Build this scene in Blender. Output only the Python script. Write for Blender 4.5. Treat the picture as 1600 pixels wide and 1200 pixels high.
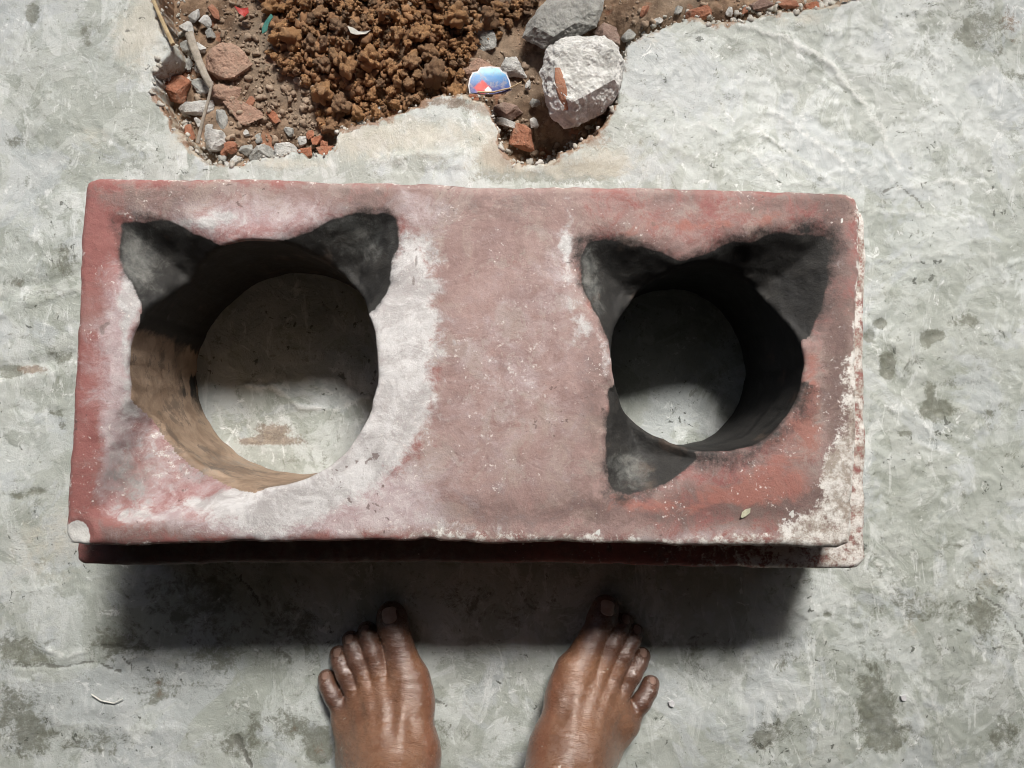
import bpy, bmesh, math, random
import numpy as np
from mathutils import Vector, Matrix

# ------------------------------------------------------------------ camera, sky, sun, exposure
scene = bpy.context.scene
for o in list(bpy.data.objects): bpy.data.objects.remove(o)
col = scene.collection

CAM_H = 0.78            # camera height above the floor
FPX = 1250.0            # focal length in photo pixels (1600 wide)
NAD = (759.0, 650.0)    # photo pixel straight below the camera
SUN_AZ, SUN_EL = math.radians(13), math.radians(48)

cam_d = bpy.data.cameras.new('camera'); cam = bpy.data.objects.new('camera', cam_d); col.objects.link(cam)
cam_d.sensor_width = 36; cam_d.lens = 36 * FPX / 1600; cam_d.clip_start = 0.02; cam_d.clip_end = 2000
cam.location = (0, 0, CAM_H)
_fw = Vector(((800 - NAD[0]) / FPX, (NAD[1] - 600) / FPX, -1)).normalized()
_rt = Vector((1, 0, 0)); _rt = (_rt - _fw * _rt.dot(_fw)).normalized(); _up = _rt.cross(_fw)
cam.matrix_world = Matrix(((_rt.x, _up.x, -_fw.x, 0), (_rt.y, _up.y, -_fw.y, 0), (_rt.z, _up.z, -_fw.z, CAM_H), (0, 0, 0, 1)))
scene.camera = cam

world = bpy.data.worlds.new('World'); scene.world = world; world.use_nodes = True
wn = world.node_tree.nodes; wl = world.node_tree.links
sky = wn.new('ShaderNodeTexSky'); sky.sky_type = 'NISHITA'; sky.sun_disc = False
sky.sun_elevation = SUN_EL; sky.sun_rotation = SUN_AZ
sky.air_density = 1.0; sky.dust_density = 6.0; sky.ozone_density = 1.0
wn['Background'].inputs['Strength'].default_value = 0.10
wl.new(sky.outputs[0], wn['Background'].inputs['Color'])

sun_d = bpy.data.lights.new('sun', 'SUN'); sun_d.energy = 3.0; sun_d.angle = math.radians(16); sun_d.color = (1, .97, .925)
sun = bpy.data.objects.new('sun', sun_d); col.objects.link(sun); sun.location = (1, 3, 6)
SDIR = Vector((math.sin(SUN_AZ) * math.cos(SUN_EL), math.cos(SUN_AZ) * math.cos(SUN_EL), math.sin(SUN_EL)))
sun.rotation_euler = SDIR.to_track_quat('Z', 'Y').to_euler()

scene.view_settings.view_transform = 'Standard'; scene.view_settings.look = 'None'
scene.view_settings.exposure = 1.35; scene.view_settings.gamma = 1
scene.render.engine = 'CYCLES'; scene.cycles.filter_width = 1.0
scene.render.resolution_x = 1024; scene.render.resolution_y = 768

# ------------------------------------------------------------------ helpers: where things stand
def W(px, py, z=0.0):
    """point at height z for a measured position on the photograph"""
    d = _fw + _rt * ((px - 800) / FPX) + _up * ((600 - py) / FPX)
    t = (z - CAM_H) / d.z
    return (d.x * t, d.y * t, z)
def W2(pts, z=0.0): return np.array([W(x, y, z)[:2] for x, y in pts])

def smooth(a, b, x):
    t = np.clip((x - a) / (b - a), 0, 1); return t * t * (3 - 2 * t)
def _h(i, j, k, seed):
    n = (i.astype(np.int64) * 374761393 + j.astype(np.int64) * 668265263 + k * 2147483647 * 3 + seed * 1274126177) & 0xffffffff
    n = ((n ^ (n >> 13)) * 1274126177) & 0xffffffff
    n = ((n ^ (n >> 16)) * 2246822519) & 0xffffffff
    return ((n ^ (n >> 15)) & 0xffff) / 32767.5 - 1
def vn2(x, y, seed=0):
    i = np.floor(x); j = np.floor(y); fx = x - i; fy = y - j; i = i.astype(np.int64); j = j.astype(np.int64)
    fx = fx * fx * fx * (fx * (fx * 6 - 15) + 10); fy = fy * fy * fy * (fy * (fy * 6 - 15) + 10)
    a = _h(i, j, 0, seed); b = _h(i + 1, j, 0, seed); c = _h(i, j + 1, 0, seed); d = _h(i + 1, j + 1, 0, seed)
    return (a + (b - a) * fx) * (1 - fy) + (c + (d - c) * fx) * fy
def fbm2(x, y, f, octv=4, seed=0, gain=.5):
    s = 0; a = 1; t = 0
    for o in range(octv):
        ang = .6 * o; xx = x * math.cos(ang) - y * math.sin(ang); yy = x * math.sin(ang) + y * math.cos(ang)
        s = s + a * vn2(xx * f + 17.3 * o, yy * f - 9.1 * o, seed + o * 13); t += a; a *= gain; f *= 2.03
    return s / t
def vn3(x, y, z, seed=0):
    i = np.floor(x); j = np.floor(y); k = np.floor(z); fx = x - i; fy = y - j; fz = z - k
    i = i.astype(np.int64); j = j.astype(np.int64); k = k.astype(np.int64)
    fx = fx * fx * (3 - 2 * fx); fy = fy * fy * (3 - 2 * fy); fz = fz * fz * (3 - 2 * fz)
    def L(kk):
        a = _h(i, j, kk, seed); b = _h(i + 1, j, kk, seed); c = _h(i, j + 1, kk, seed); d = _h(i + 1, j + 1, kk, seed)
        return (a + (b - a) * fx) * (1 - fy) + (c + (d - c) * fx) * fy
    return L(k) * (1 - fz) + L(k + 1) * fz
def fbm3(p, f, octv=3, seed=0):
    s = 0; a = 1; t = 0
    for o in range(octv):
        s = s + a * vn3(p[:, 0] * f + 5.1 * o, p[:, 1] * f - 3.7 * o, p[:, 2] * f + 1.3 * o, seed + 7 * o); t += a; a *= .5; f *= 2.1
    return s / t
def poly_sdf(x, y, P):
    """signed distance to a closed polygon, negative inside"""
    d = np.full(x.shape, 1e9); s = np.ones(x.shape); n = len(P)
    for a in range(n):
        x0, y0 = P[a]; x1, y1 = P[a - 1]
        ex, ey = x1 - x0, y1 - y0; wx = x - x0; wy = y - y0
        t = np.clip((wx * ex + wy * ey) / (ex * ex + ey * ey + 1e-20), 0, 1)
        d = np.minimum(d, (wx - ex * t) ** 2 + (wy - ey * t) ** 2)
        c1 = y >= y0; c2 = y < y1; c3 = ex * wy > ey * wx
        s = np.where((c1 & c2 & c3) | (~c1 & ~c2 & ~c3), -s, s)
    return s * np.sqrt(d)
def line_d(x, y, P):
    d = np.full(x.shape, 1e9)
    for a in range(len(P) - 1):
        x0, y0 = P[a]; x1, y1 = P[a + 1]; ex, ey = x1 - x0, y1 - y0
        t = np.clip(((x - x0) * ex + (y - y0) * ey) / (ex * ex + ey * ey + 1e-20), 0, 1)
        d = np.minimum(d, (x - x0 - ex * t) ** 2 + (y - y0 - ey * t) ** 2)
    return np.sqrt(d)
def smin(a, b, k):
    h = np.clip(.5 + .5 * (b - a) / k, 0, 1); return b + (a - b) * h - k * h * (1 - h)
def smax(a, b, k): return -smin(-a, -b, k)

def surface_nets(S, org, h):
    """closed quad mesh of the zero level of a sampled distance field"""
    S = S.astype(np.float32); neg = S < 0; nx, ny, nz = S.shape
    cs = np.zeros((nx - 1, ny - 1, nz - 1), np.int8)
    offs = [(a, b, c) for a in (0, 1) for b in (0, 1) for c in (0, 1)]
    for a, b, c in offs: cs += neg[a:nx - 1 + a, b:ny - 1 + b, c:nz - 1 + c]
    act = (cs > 0) & (cs < 8); idx = np.argwhere(act)
    vid = np.full(act.shape, -1, np.int64); vid[act] = np.arange(len(idx))
    acc = np.zeros((len(idx), 3)); cnt = np.zeros(len(idx))
    i, j, k = idx.T
    cv = {o: S[i + o[0], j + o[1], k + o[2]].astype(np.float64) for o in offs}
    for o in offs:
        for ax in range(3):
            if o[ax]: continue
            q = list(o); q[ax] = 1; q = tuple(q); va, vb = cv[o], cv[q]
            m = (va < 0) != (vb < 0); t = np.where(m, va / np.where(m, va - vb, 1), 0)
            p = np.array(o, float)[None, :].repeat(len(idx), 0); p[:, ax] += t
            acc[m] += p[m]; cnt[m] += 1
    V = (idx + acc / cnt[:, None]) * h + np.array(org)
    F = []
    for ax in range(3):
        u, v = (ax + 1) % 3, (ax + 2) % 3
        s0 = [slice(None)] * 3; s1 = [slice(None)] * 3; s0[ax] = slice(0, -1); s1[ax] = slice(1, None)
        a = neg[tuple(s0)]; b = neg[tuple(s1)]; e = np.argwhere(a != b)
        e = e[(e[:, u] > 0) & (e[:, v] > 0) & (e[:, u] < S.shape[u] - 1) & (e[:, v] < S.shape[v] - 1)]
        q = []
        for du, dv in ((1, 1), (0, 1), (0, 0), (1, 0)):
            c = e.copy(); c[:, u] -= du; c[:, v] -= dv; q.append(vid[c[:, 0], c[:, 1], c[:, 2]])
        q = np.stack(q, 1); ins = a[e[:, 0], e[:, 1], e[:, 2]]
        q[~ins] = q[~ins][:, ::-1]; F.append(q)
    F = np.concatenate(F)
    for lam in (.5, -.52, .5, -.52, .5, -.52):           # even out the sampling steps without shrinking
        a = np.concatenate([F[:, 0], F[:, 1], F[:, 2], F[:, 3]]); b = np.concatenate([F[:, 1], F[:, 2], F[:, 3], F[:, 0]])
        n = np.bincount(a, minlength=len(V)) + np.bincount(b, minlength=len(V)); n = np.maximum(n, 1)
        M = np.stack([(np.bincount(a, V[b, q], len(V)) + np.bincount(b, V[a, q], len(V))) / n for q in range(3)], 1)
        V = V + lam * (M - V)
    return V, F

def mesh_np(name, V, F, mats=(), attrs=None, smooth_shade=True):
    V = np.asarray(V, np.float32); F = np.asarray(F, np.int32); n = F.shape[1]
    me = bpy.data.meshes.new(name)
    me.vertices.add(len(V)); me.vertices.foreach_set('co', V.ravel())
    me.loops.add(F.size); me.loops.foreach_set('vertex_index', F.ravel())
    me.polygons.add(len(F)); me.polygons.foreach_set('loop_start', np.arange(0, F.size, n, dtype=np.int32))
    me.update(calc_edges=True)
    me.polygons.foreach_set('use_smooth', np.full(len(F), smooth_shade, bool))
    for k, a in (attrs or {}).items():
        at = me.attributes.new(k, 'FLOAT', 'POINT'); at.data.foreach_set('value', np.asarray(a, np.float32))
    for m in mats: me.materials.append(m)
    return me
def link(name, me, parent=None, loc=None, rot=None, label=None, cat=None, group=None, kind=None):
    o = bpy.data.objects.new(name, me); col.objects.link(o)
    if loc is not None: o.location = loc
    if rot is not None: o.rotation_euler = rot
    if parent is not None: o.parent = parent
    for k, v in (('label', label), ('category', cat), ('group', group), ('kind', kind)):
        if v: o[k] = v
    return o

# ------------------------------------------------------------------ helpers: materials
def srgb(r, g, b):
    f = lambda c: (c / 255 / 12.92) if c <= 10 else ((c / 255 + .055) / 1.055) ** 2.4
    return (f(r), f(g), f(b), 1)
class Mat:
    def __init__(s, name, rough=.7):
        s.m = bpy.data.materials.new(name); s.m.use_nodes = True; s.t = s.m.node_tree
        s.b = s.t.nodes['Principled BSDF']; s.b.inputs['Roughness'].default_value = rough
        s.co = s.t.nodes.new('ShaderNodeTexCoord').outputs['Object']
    def n(s, ty, **kw):
        nd = s.t.nodes.new(ty)
        for k, v in kw.items(): setattr(nd, k, v)
        return nd
    def set(s, sock, v):
        if isinstance(v, bpy.types.NodeSocket): s.t.links.new(v, sock)
        else: sock.default_value = v
    def attr(s, name): return s.n('ShaderNodeAttribute', attribute_name=name).outputs['Fac']
    def noise(s, scale, detail=6, rough=.6, dist=0, vec=None, stretch=None):
        nd = s.n('ShaderNodeTexNoise'); v = vec or s.co
        if stretch:
            mp = s.n('ShaderNodeMapping'); s.t.links.new(v, mp.inputs[0]); mp.inputs['Scale'].default_value = stretch[0]; mp.inputs['Rotation'].default_value = stretch[1]; v = mp.outputs[0]
        s.t.links.new(v, nd.inputs['Vector']); nd.inputs['Scale'].default_value = scale; nd.inputs['Detail'].default_value = detail
        nd.inputs['Roughness'].default_value = rough; nd.inputs['Distortion'].default_value = dist
        return nd.outputs['Fac']
    def voro(s, scale, feature='F1'):
        nd = s.n('ShaderNodeTexVoronoi', feature=feature); s.t.links.new(s.co, nd.inputs['Vector']); nd.inputs['Scale'].default_value = scale
        return nd.outputs['Distance']
    def ma(s, op, a, b=0.0, clamp=False):
        nd = s.n('ShaderNodeMath', operation=op, use_clamp=clamp); s.set(nd.inputs[0], a); s.set(nd.inputs[1], b); return nd.outputs[0]
    def step(s, v, a, b, lo=0.0, hi=1.0):
        nd = s.n('ShaderNodeMapRange', interpolation_type='SMOOTHSTEP'); s.set(nd.inputs[0], v)
        for i, x in zip((1, 2, 3, 4), (a, b, lo, hi)): nd.inputs[i].default_value = x
        return nd.outputs[0]
    def mix(s, f, a, b, mode='MIX'):
        nd = s.n('ShaderNodeMix', data_type='RGBA', blend_type=mode); s.set(nd.inputs[0], f); s.set(nd.inputs[6], a); s.set(nd.inputs[7], b); return nd.outputs[2]
    def mask(s, attr, noise, amp, w=.25):
        """a stain's mask: its placed strength broken up by grain"""
        v = s.ma('ADD', s.attr(attr), s.ma('MULTIPLY', s.ma('SUBTRACT', noise, .5), amp))
        return s.step(v, .5 - w, .5 + w)
    def bump(s, h, strength=.3, dist=.001, prev=None):
        nd = s.n('ShaderNodeBump'); nd.inputs['Strength'].default_value = strength; nd.inputs['Distance'].default_value = dist
        s.t.links.new(h, nd.inputs['Height'])
        if prev is not None: s.t.links.new(prev, nd.inputs['Normal'])
        return nd.outputs[0]
    def out(s, color=None, normal=None, rough=None):
        if color is not None: s.set(s.b.inputs['Base Color'], color)
        if normal is not None: s.t.links.new(normal, s.b.inputs['Normal'])
        if rough is not None: s.set(s.b.inputs['Roughness'], rough)
        return s.m

def mat_floor():
    M = Mat('cement_floor', .5)
    big = M.noise(5, 5, .55, .6); mid = M.noise(26, 14, .75, .5); fine = M.noise(170, 12, .8); str_ = M.noise(40, 12, .72, 1.5, stretch=((1, .5, 1), (0, 0, .9)))
    pat = M.noise(12, 14, .68, .9); rag = M.noise(62, 14, .8, .3); lay = M.noise(19, 14, .64, 1.2)
    c = M.mix(M.step(big, .3, .72), (.385, .415, .395, 1), (.47, .50, .485, 1))
    gate = M.step(M.noise(4.5, 6, .6, .5), .40, .58, .4, 1.1)
    c = M.mix(M.step(M.noise(3.6, 10, .62, .7), .48, .58, 0, .5), c, (.31, .335, .30, 1))
    c = M.mix(M.step(M.noise(7, 12, .62, 2.0, stretch=((1, .55, 1), (0, 0, .5))), .50, .58, 0, .55), c, (.54, .57, .56, 1))
    c = M.mix(M.step(pat, .475, .515, 0, .7), c, (.285, .308, .272, 1))           # skin of the cement worn through in patches
    c = M.mix(M.ma('MULTIPLY', M.step(mid, .535, .575, 0, .6), gate), c, (.25, .27, .235, 1))
    c = M.mix(M.step(M.noise(9, 12, .66, .8), .53, .57, 0, .6), c, (.40, .43, .445, 1))
    c = M.mix(M.ma('MULTIPLY', M.step(lay, .50, .52, 0, .3), gate), c, (.56, .58, .57, 1))
    c = M.mix(M.ma('MULTIPLY', M.step(str_, .545, .60, 0, .55), gate), c, (.61, .635, .625, 1))
    c = M.mix(M.step(rag, .585, .615, 0, .65), c, (.19, .20, .165, 1))
    c = M.mix(M.step(M.noise(46, 14, .74, .8), .61, .635, 0, .7), c, (.66, .68, .67, 1))
    c = M.mix(M.step(fine, .57, .64, 0, .35), c, (.22, .23, .20, 1))
    c = M.mix(M.step(M.ma('MULTIPLY', M.attr('ridge'), M.step(fine, .35, .6)), .2, .8, 0, .5), c, (.66, .67, .65, 1))
    g = M.noise(80, 14, .85, .4); g2 = M.noise(30, 14, .8, .6); gg = M.ma('ADD', M.ma('MULTIPLY', g, .5), M.ma('MULTIPLY', g2, .5))
    c = M.mix(M.ma('MULTIPLY', M.mask('dirt', gg, 4.8, .2), M.step(g, .35, .6, .5, .85)), c, (.115, .12, .088, 1))
    c = M.mix(M.ma('MULTIPLY', M.mask('brown', gg, 3.4, .14), .8), c, M.mix(M.step(g, .42, .58), (.28, .21, .155, 1), (.14, .095, .065, 1)))
    c = M.mix(M.ma('MULTIPLY', M.mask('cream', gg, 3.0, .3), .6), c, (.50, .465, .385, 1))
    c = M.mix(M.ma('MULTIPLY', M.mask('crack', g2, 3.4, .2), .75), c, (.09, .09, .075, 1))
    # grit and pits
    kp = M.step(M.noise(8, 5, .6), .42, .62, -.06, .035)
    pit = M.step(M.ma('ADD', M.noise(115, 6, .65, .6), kp), .65, .675); c = M.mix(M.ma('MULTIPLY', pit, .8), c, (.075, .08, .065, 1))
    c = M.mix(M.mask('edge', g, 1.6, .16), c, M.mix(M.step(mid, .46, .54), (.36, .32, .255, 1), (.22, .135, .085, 1)))
    ter = M.ma('ADD', M.ma('ADD', M.step(lay, .44, .455), M.step(lay, .50, .515)), M.step(lay, .56, .575))
    n = M.bump(M.ma('MULTIPLY', ter, gate), .35, .001); n = M.bump(mid, .4, .003, n); n = M.bump(str_, .3, .002, n); n = M.bump(fine, .5, .0015, n); n = M.bump(M.ma('MULTIPLY', pit, -1), .6, .001, n)
    pol = M.attr('polish'); ro = M.ma('SUBTRACT', M.step(lay, .42, .56, .36, .54), M.ma('MULTIPLY', pol, .24))
    return M.out(c, n, ro)
def mat_soil():
    M = Mat('soil', .95); a = M.noise(45, 8, .7); b = M.noise(220, 6, .7); d = M.noise(9, 4, .5)
    c = M.mix(M.step(a, .40, .60), (.10, .060, .035, 1), (.28, .19, .125, 1))
    c = M.mix(M.step(d, .45, .62, 0, .7), c, (.27, .215, .16, 1))
    c = M.mix(M.step(b, .56, .68, 0, .6), c, (.34, .27, .20, 1))
    c = M.mix(M.step(M.noise(30, 4, .5), .6, .68, 0, .6), c, (.30, .12, .065, 1))
    n = M.bump(a, .6, .006); n = M.bump(b, .6, .0015, n)
    return M.out(c, n)
def mat_clod():
    M = Mat('soil_clod', .95); a = M.noise(70, 8, .75); b = M.noise(420, 8, .75); oi = M.n('ShaderNodeObjectInfo').outputs['Random']
    g = M.n('ShaderNodeNewGeometry').outputs['Position']
    c = M.mix(M.step(a, .36, .62), (.40, .185, .078, 1), (.70, .42, .205, 1))
    c = M.mix(M.step(M.noise(16, 4, .6, vec=g), .50, .60, 0, .4), c, (.30, .22, .155, 1))
    c = M.mix(M.step(oi, .70, .85, 0, .6), c, (.20, .14, .10, 1))
    c = M.mix(M.step(b, .58, .68, 0, .5), c, (.42, .27, .15, 1))
    n = M.bump(b, .9, .003); n = M.bump(M.noise(150, 6, .7), .7, .004, n)
    return M.out(c, n)
def mat_stone(name, c0, c1, c2, amt=.5):
    M = Mat(name, .85); a = M.noise(50, 8, .7); b = M.noise(260, 6, .7); oi = M.n('ShaderNodeObjectInfo').outputs['Random']
    c = M.mix(M.step(a, .38, .62), c0 + (1,), c1 + (1,))
    c = M.mix(M.step(M.noise(85, 10, .75, 1), .50, .60, 0, amt), c, c2 + (1,))
    c = M.mix(M.ma('MULTIPLY', oi, .3), c, c2 + (1,))
    n = M.bump(a, .6, .005); n = M.bump(b, .7, .002, n)
    return M.out(c, n)
def mat_plain(name, c0, c1, scale=80, rough=.7):
    M = Mat(name, rough); a = M.noise(scale, 7, .65)
    return M.out(M.mix(M.step(a, .3, .7), c0 + (1,), c1 + (1,)), M.bump(a, .3, .001))
def mat_stove():
    M = Mat('red_oxide_cement', .72)
    big = M.noise(9, 5, .6, .5); mid = M.noise(38, 9, .68, .6); fine = M.noise(190, 7, .7); grain = M.noise(95, 9, .75, .4)
    wide = M.noise(22, 5, .6, 1.0, stretch=((.35, 1, 1), (0, 0, 0)))
    c = M.mix(M.step(mid, .34, .68), (.22, .080, .072, 1), (.275, .112, .102, 1))
    c = M.mix(M.step(wide, .45, .68, 0, .55), c, (.24, .15, .135, 1))
    # rubbed, dusty pink-grey field
    dust = M.mix(M.step(mid, .35, .65), (.215, .142, .130, 1), (.31, .225, .208, 1))
    dust = M.mix(M.step(fine, .55, .66, 0, .5), dust, (.23, .15, .138, 1))
    dust = M.mix(M.step(M.noise(16, 6, .6, .8), .5, .64, 0, .6), dust, (.34, .29, .25, 1))
    gr2 = M.noise(120, 14, .85); gr3 = M.noise(48, 14, .8, .5)
    dust = M.mix(M.step(gr3, .53, .57, 0, .55), dust, (.22, .135, .12, 1))
    dust = M.mix(M.step(gr2, .56, .60, 0, .55), dust, (.43, .355, .335, 1))
    dust = M.mix(M.step(M.noise(26, 14, .75, .9), .53, .56, 0, .5), dust, (.33, .29, .262, 1))
    c = M.mix(M.step(gr3, .52, .57, 0, .45), c, (.20, .085, .075, 1))
    c = M.mix(M.step(gr2, .585, .62, 0, .4), c, (.40, .25, .23, 1))
    c = M.mix(M.ma('MULTIPLY', M.mask('dust', gr3, 3.0, .3), .9), c, dust)
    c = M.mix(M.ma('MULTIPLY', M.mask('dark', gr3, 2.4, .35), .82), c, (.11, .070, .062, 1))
    c = M.mix(M.ma('MULTIPLY', M.mask('rust', mid, 2.0, .2), .8), c, (.29, .115, .09, 1))
    lilac = M.mix(M.step(grain, .35, .65), (.40, .33, .34, 1), (.55, .50, .51, 1))
    c = M.mix(M.ma('MULTIPLY', M.mask('haze_wash', gr3, 2.4, .45), .75), c, lilac)
    wh = M.mix(M.step(mid, .38, .6), (.37, .36, .358, 1), (.57, .57, .57, 1)); wh = M.mix(M.step(gr2, .54, .62, 0, .6), wh, (.70, .70, .695, 1)); wh = M.mix(M.step(gr3, .52, .58, 0, .55), wh, (.33, .30, .298, 1))
    c = M.mix(M.ma('MULTIPLY', M.mask('white', M.ma('ADD', M.ma('MULTIPLY', grain, .55), M.ma('MULTIPLY', M.noise(30, 12, .75, .4), .45)), 3.2, .26), .93), c, wh)
    # crusty lime flecks
    crust = M.mix(M.step(M.noise(60, 8, .8), .42, .6), (.30, .26, .22, 1), (.70, .69, .66, 1))
    c = M.mix(M.ma('MULTIPLY', M.mask('crust', M.noise(120, 8, .8), 2.0, .12), .9), c, crust)
    kp = M.step(M.noise(24, 4, .6), .44, .62, -.06, .05); sp = M.ma('ADD', M.noise(330, 4, .65), kp)
    c = M.mix(M.step(sp, .665, .70, 0, .8), c, (.62, .57, .545, 1))
    kp2 = M.step(M.noise(17, 4, .6), .48, .66, -.08, .045); sp2 = M.ma('ADD', M.noise(150, 3, .6, .5), kp2)
    c = M.mix(M.step(sp2, .66, .70, 0, .7), c, (.10, .062, .055, 1))
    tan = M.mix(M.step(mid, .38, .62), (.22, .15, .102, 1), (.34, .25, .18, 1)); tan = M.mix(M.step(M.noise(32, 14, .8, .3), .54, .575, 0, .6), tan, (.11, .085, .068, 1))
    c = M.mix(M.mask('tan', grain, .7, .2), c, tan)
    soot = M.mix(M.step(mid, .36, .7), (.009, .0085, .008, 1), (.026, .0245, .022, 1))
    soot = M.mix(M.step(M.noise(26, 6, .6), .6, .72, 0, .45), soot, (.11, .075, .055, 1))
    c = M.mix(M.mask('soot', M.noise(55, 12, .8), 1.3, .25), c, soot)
    ash_shading = M.mix(M.step(mid, .4, .66), (.10, .105, .10, 1), (.24, .24, .225, 1))
    c = M.mix(M.ma('MULTIPLY', M.mask('ash', grain, 1.2, .3), .8), c, ash_shading)
    c = M.mix(M.mask('chip', fine, .4, .12), c, M.mix(M.step(mid, .3, .7), (.50, .50, .48, 1), (.66, .66, .64, 1)))
    c = M.mix(M.ma('MULTIPLY', M.mask('crack', fine, .6, .2), .6), c, (.14, .11, .10, 1))
    n = M.bump(mid, .35, .003); n = M.bump(fine, .5, .0015, n); n = M.bump(gr2, .4, .002, n)
    return M.out(c, n, M.step(mid, .3, .7, .6, .85))
def mat_skin():
    M = Mat('wet_brown_skin', .34)
    a = M.noise(35, 8, .65); f = M.noise(420, 6, .7); cr = M.noise(170, 8, .7, .4, stretch=((.3, 1.4, 1), (0, 0, .15))); bl = M.noise(70, 10, .75)
    c = M.mix(M.step(a, .34, .66), (.14, .066, .037, 1), (.235, .122, .072, 1))
    c = M.mix(M.step(bl, .46, .66, 0, .4), c, (.115, .055, .034, 1))
    c = M.mix(M.ma('MULTIPLY', M.mask('toe', bl, 1.6, .45), .7), c, (.060, .029, .023, 1))  # toes darker: knuckle pigment, with their shade painted in
    c = M.mix(M.ma('MULTIPLY', M.mask('ruddy', a, 1.0, .4), .55), c, (.185, .070, .038, 1))
    c = M.mix(M.step(cr, .56, .66, 0, .15), c, (.09, .045, .03, 1))
    c = M.mix(M.step(f, .60, .68, 0, .4), c, (.09, .045, .03, 1))
    c = M.mix(M.step(M.noise(120, 3, .5), .735, .75, 0, .8), c, (.55, .50, .44, 1))        # lime dust stuck to the wet skin
    n = M.bump(cr, .75, .0018); n = M.bump(M.noise(300, 8, .75, .6, stretch=((.3, 1.2, 1), (0, 0, -.1))), .4, .0009, n); n = M.bump(f, .3, .0005, n)
    M.b.inputs['Subsurface Weight'].default_value = .06; M.b.inputs['Subsurface Radius'].default_value = (.004, .0015, .0008)
    M.b.inputs['Coat Weight'].default_value = .75; M.b.inputs['Coat Roughness'].default_value = .13
    M.t.links.new(n, M.b.inputs['Coat Normal'])
    return M.out(c, n, M.step(bl, .42, .58, .15, .42))
def mat_print():
    M = Mat('printed_scrap', .35); sx = M.n('ShaderNodeSeparateXYZ'); M.t.links.new(M.co, sx.inputs[0]); X, Y = sx.outputs[0], sx.outputs[1]
    c = M.mix(M.step(M.ma('ADD', Y, M.ma('MULTIPLY', M.noise(180, 3), .006)), -.006, .010), (.02, .04, .22, 1), (.05, .24, .52, 1))
    c = M.mix(M.step(Y, .004, .011), c, (.30, .60, .70, 1))
    r = M.ma('ADD', M.ma('MULTIPLY', M.ma('ABSOLUTE', M.ma('ADD', X, .008)), 1.0), M.ma('ABSOLUTE', M.ma('ADD', Y, .007)))
    c = M.mix(M.step(M.ma('ADD', r, M.ma('MULTIPLY', M.noise(250, 3), .006)), .0135, .0095), c, (.55, .035, .03, 1))
    r2 = M.ma('ADD', M.ma('ABSOLUTE', M.ma('ADD', X, .002)), M.ma('ABSOLUTE', M.ma('ADD', Y, .009)))
    c = M.mix(M.step(r2, .0045, .003), c, (.75, .72, .72, 1))
    c = M.mix(M.step(M.noise(110, 10, .8), .50, .60, 0, .55), c, (.30, .27, .26, 1))
    return M.out(c)

M_FLOOR = mat_floor(); M_SOIL = mat_soil(); M_CLOD = mat_clod(); M_STOVE = mat_stove(); M_SKIN = mat_skin()
M_WHITE = mat_stone('pale_concrete', (.42, .42, .40), (.66, .66, .64), (.30, .29, .27))
M_GREY = mat_stone('grey_concrete', (.27, .275, .26), (.45, .455, .43), (.20, .19, .17))
M_BRICK = mat_stone('brick', (.27, .095, .048), (.38, .155, .085), (.30, .20, .145), .6)
M_CLAYB = mat_stone('dusty_brick', (.32, .20, .145), (.42, .27, .20), (.26, .19, .14), .6)
M_BROWN = mat_stone('brown_stone', (.16, .095, .075), (.26, .165, .135), (.33, .27, .22), .5)
M_GRIT = mat_plain('grit', (.20, .14, .095), (.36, .28, .21), 70, .95)
M_CRUST = mat_plain('damp_soil', (.13, .068, .035), (.34, .19, .095), 60, .95)  # darkened crumbs paint the shade in the gaps between clods
M_CRUMB = mat_plain('cement_crumbs', (.30, .28, .24), (.52, .51, .47), 70, .9)
M_WOOD = mat_plain('dry_wood', (.20, .175, .14), (.36, .32, .27), 160)
M_STRAW = mat_plain('straw', (.32, .23, .12), (.46, .36, .22), 200)
M_TEAL = mat_plain('teal_plastic', (.03, .14, .12), (.07, .22, .18), 100, .4)
M_RED = mat_plain('red_plastic', (.38, .03, .025), (.48, .06, .045), 100, .4)
M_PAPER = mat_plain('pale_paper', (.50, .50, .46), (.66, .66, .60), 100, .6)
M_LEAF = mat_plain('dry_leaf', (.36, .36, .26), (.48, .47, .35), 150, .6)
M_NAIL = mat_plain('toenail', (.34, .24, .195), (.44, .33, .275), 120, .2)
M_NAILD = mat_plain('small_toenail', (.17, .105, .082), (.24, .155, .125), 120, .3)
M_BAND = mat_plain('white_border', (.42, .42, .43), (.66, .66, .68), 160, .4)
M_PRINT = mat_print()
M_WALL = mat_plain('weathered_wall', (.10, .095, .085), (.16, .15, .135), 8)  # dull dark tone for the added light-blocking walls
M_ROOF = mat_plain('smoked_roof', (.035, .032, .028), (.07, .062, .055), 8)  # kept dark so the added slab bounces little light

# ------------------------------------------------------------------ the setting
# broken edge of the cement floor, measured on the photograph
PIT = [(225, -330), (238, -60), (243, 0), (252, 38), (271, 78), (250, 98), (240, 118), (245, 150), (260, 180), (275, 203), (297, 228), (322, 247), (350, 262),
       (378, 262), (402, 250), (430, 243), (470, 240), (520, 238), (533, 207), (560, 195), (610, 186), (640, 166), (680, 150), (730, 147), (760, 166), (780, 200),
       (790, 235), (808, 252), (850, 254), (882, 240), (918, 216), (950, 194), (962, 165), (968, 100), (984, 62), (1040, 40), (1080, 28), (1120, 38), (1160, 30),
       (1200, 20), (1250, 14), (1290, 8), (1335, -4), (1420, -70), (1500, -330)]
PITW = W2(PIT, 0)
def pit_sdf(x, y):
    return poly_sdf(x, y, PITW) + .0050 * fbm2(x, y, 48, 4, 5) + .0030 * fbm2(x, y, 190, 2, 9)

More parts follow.
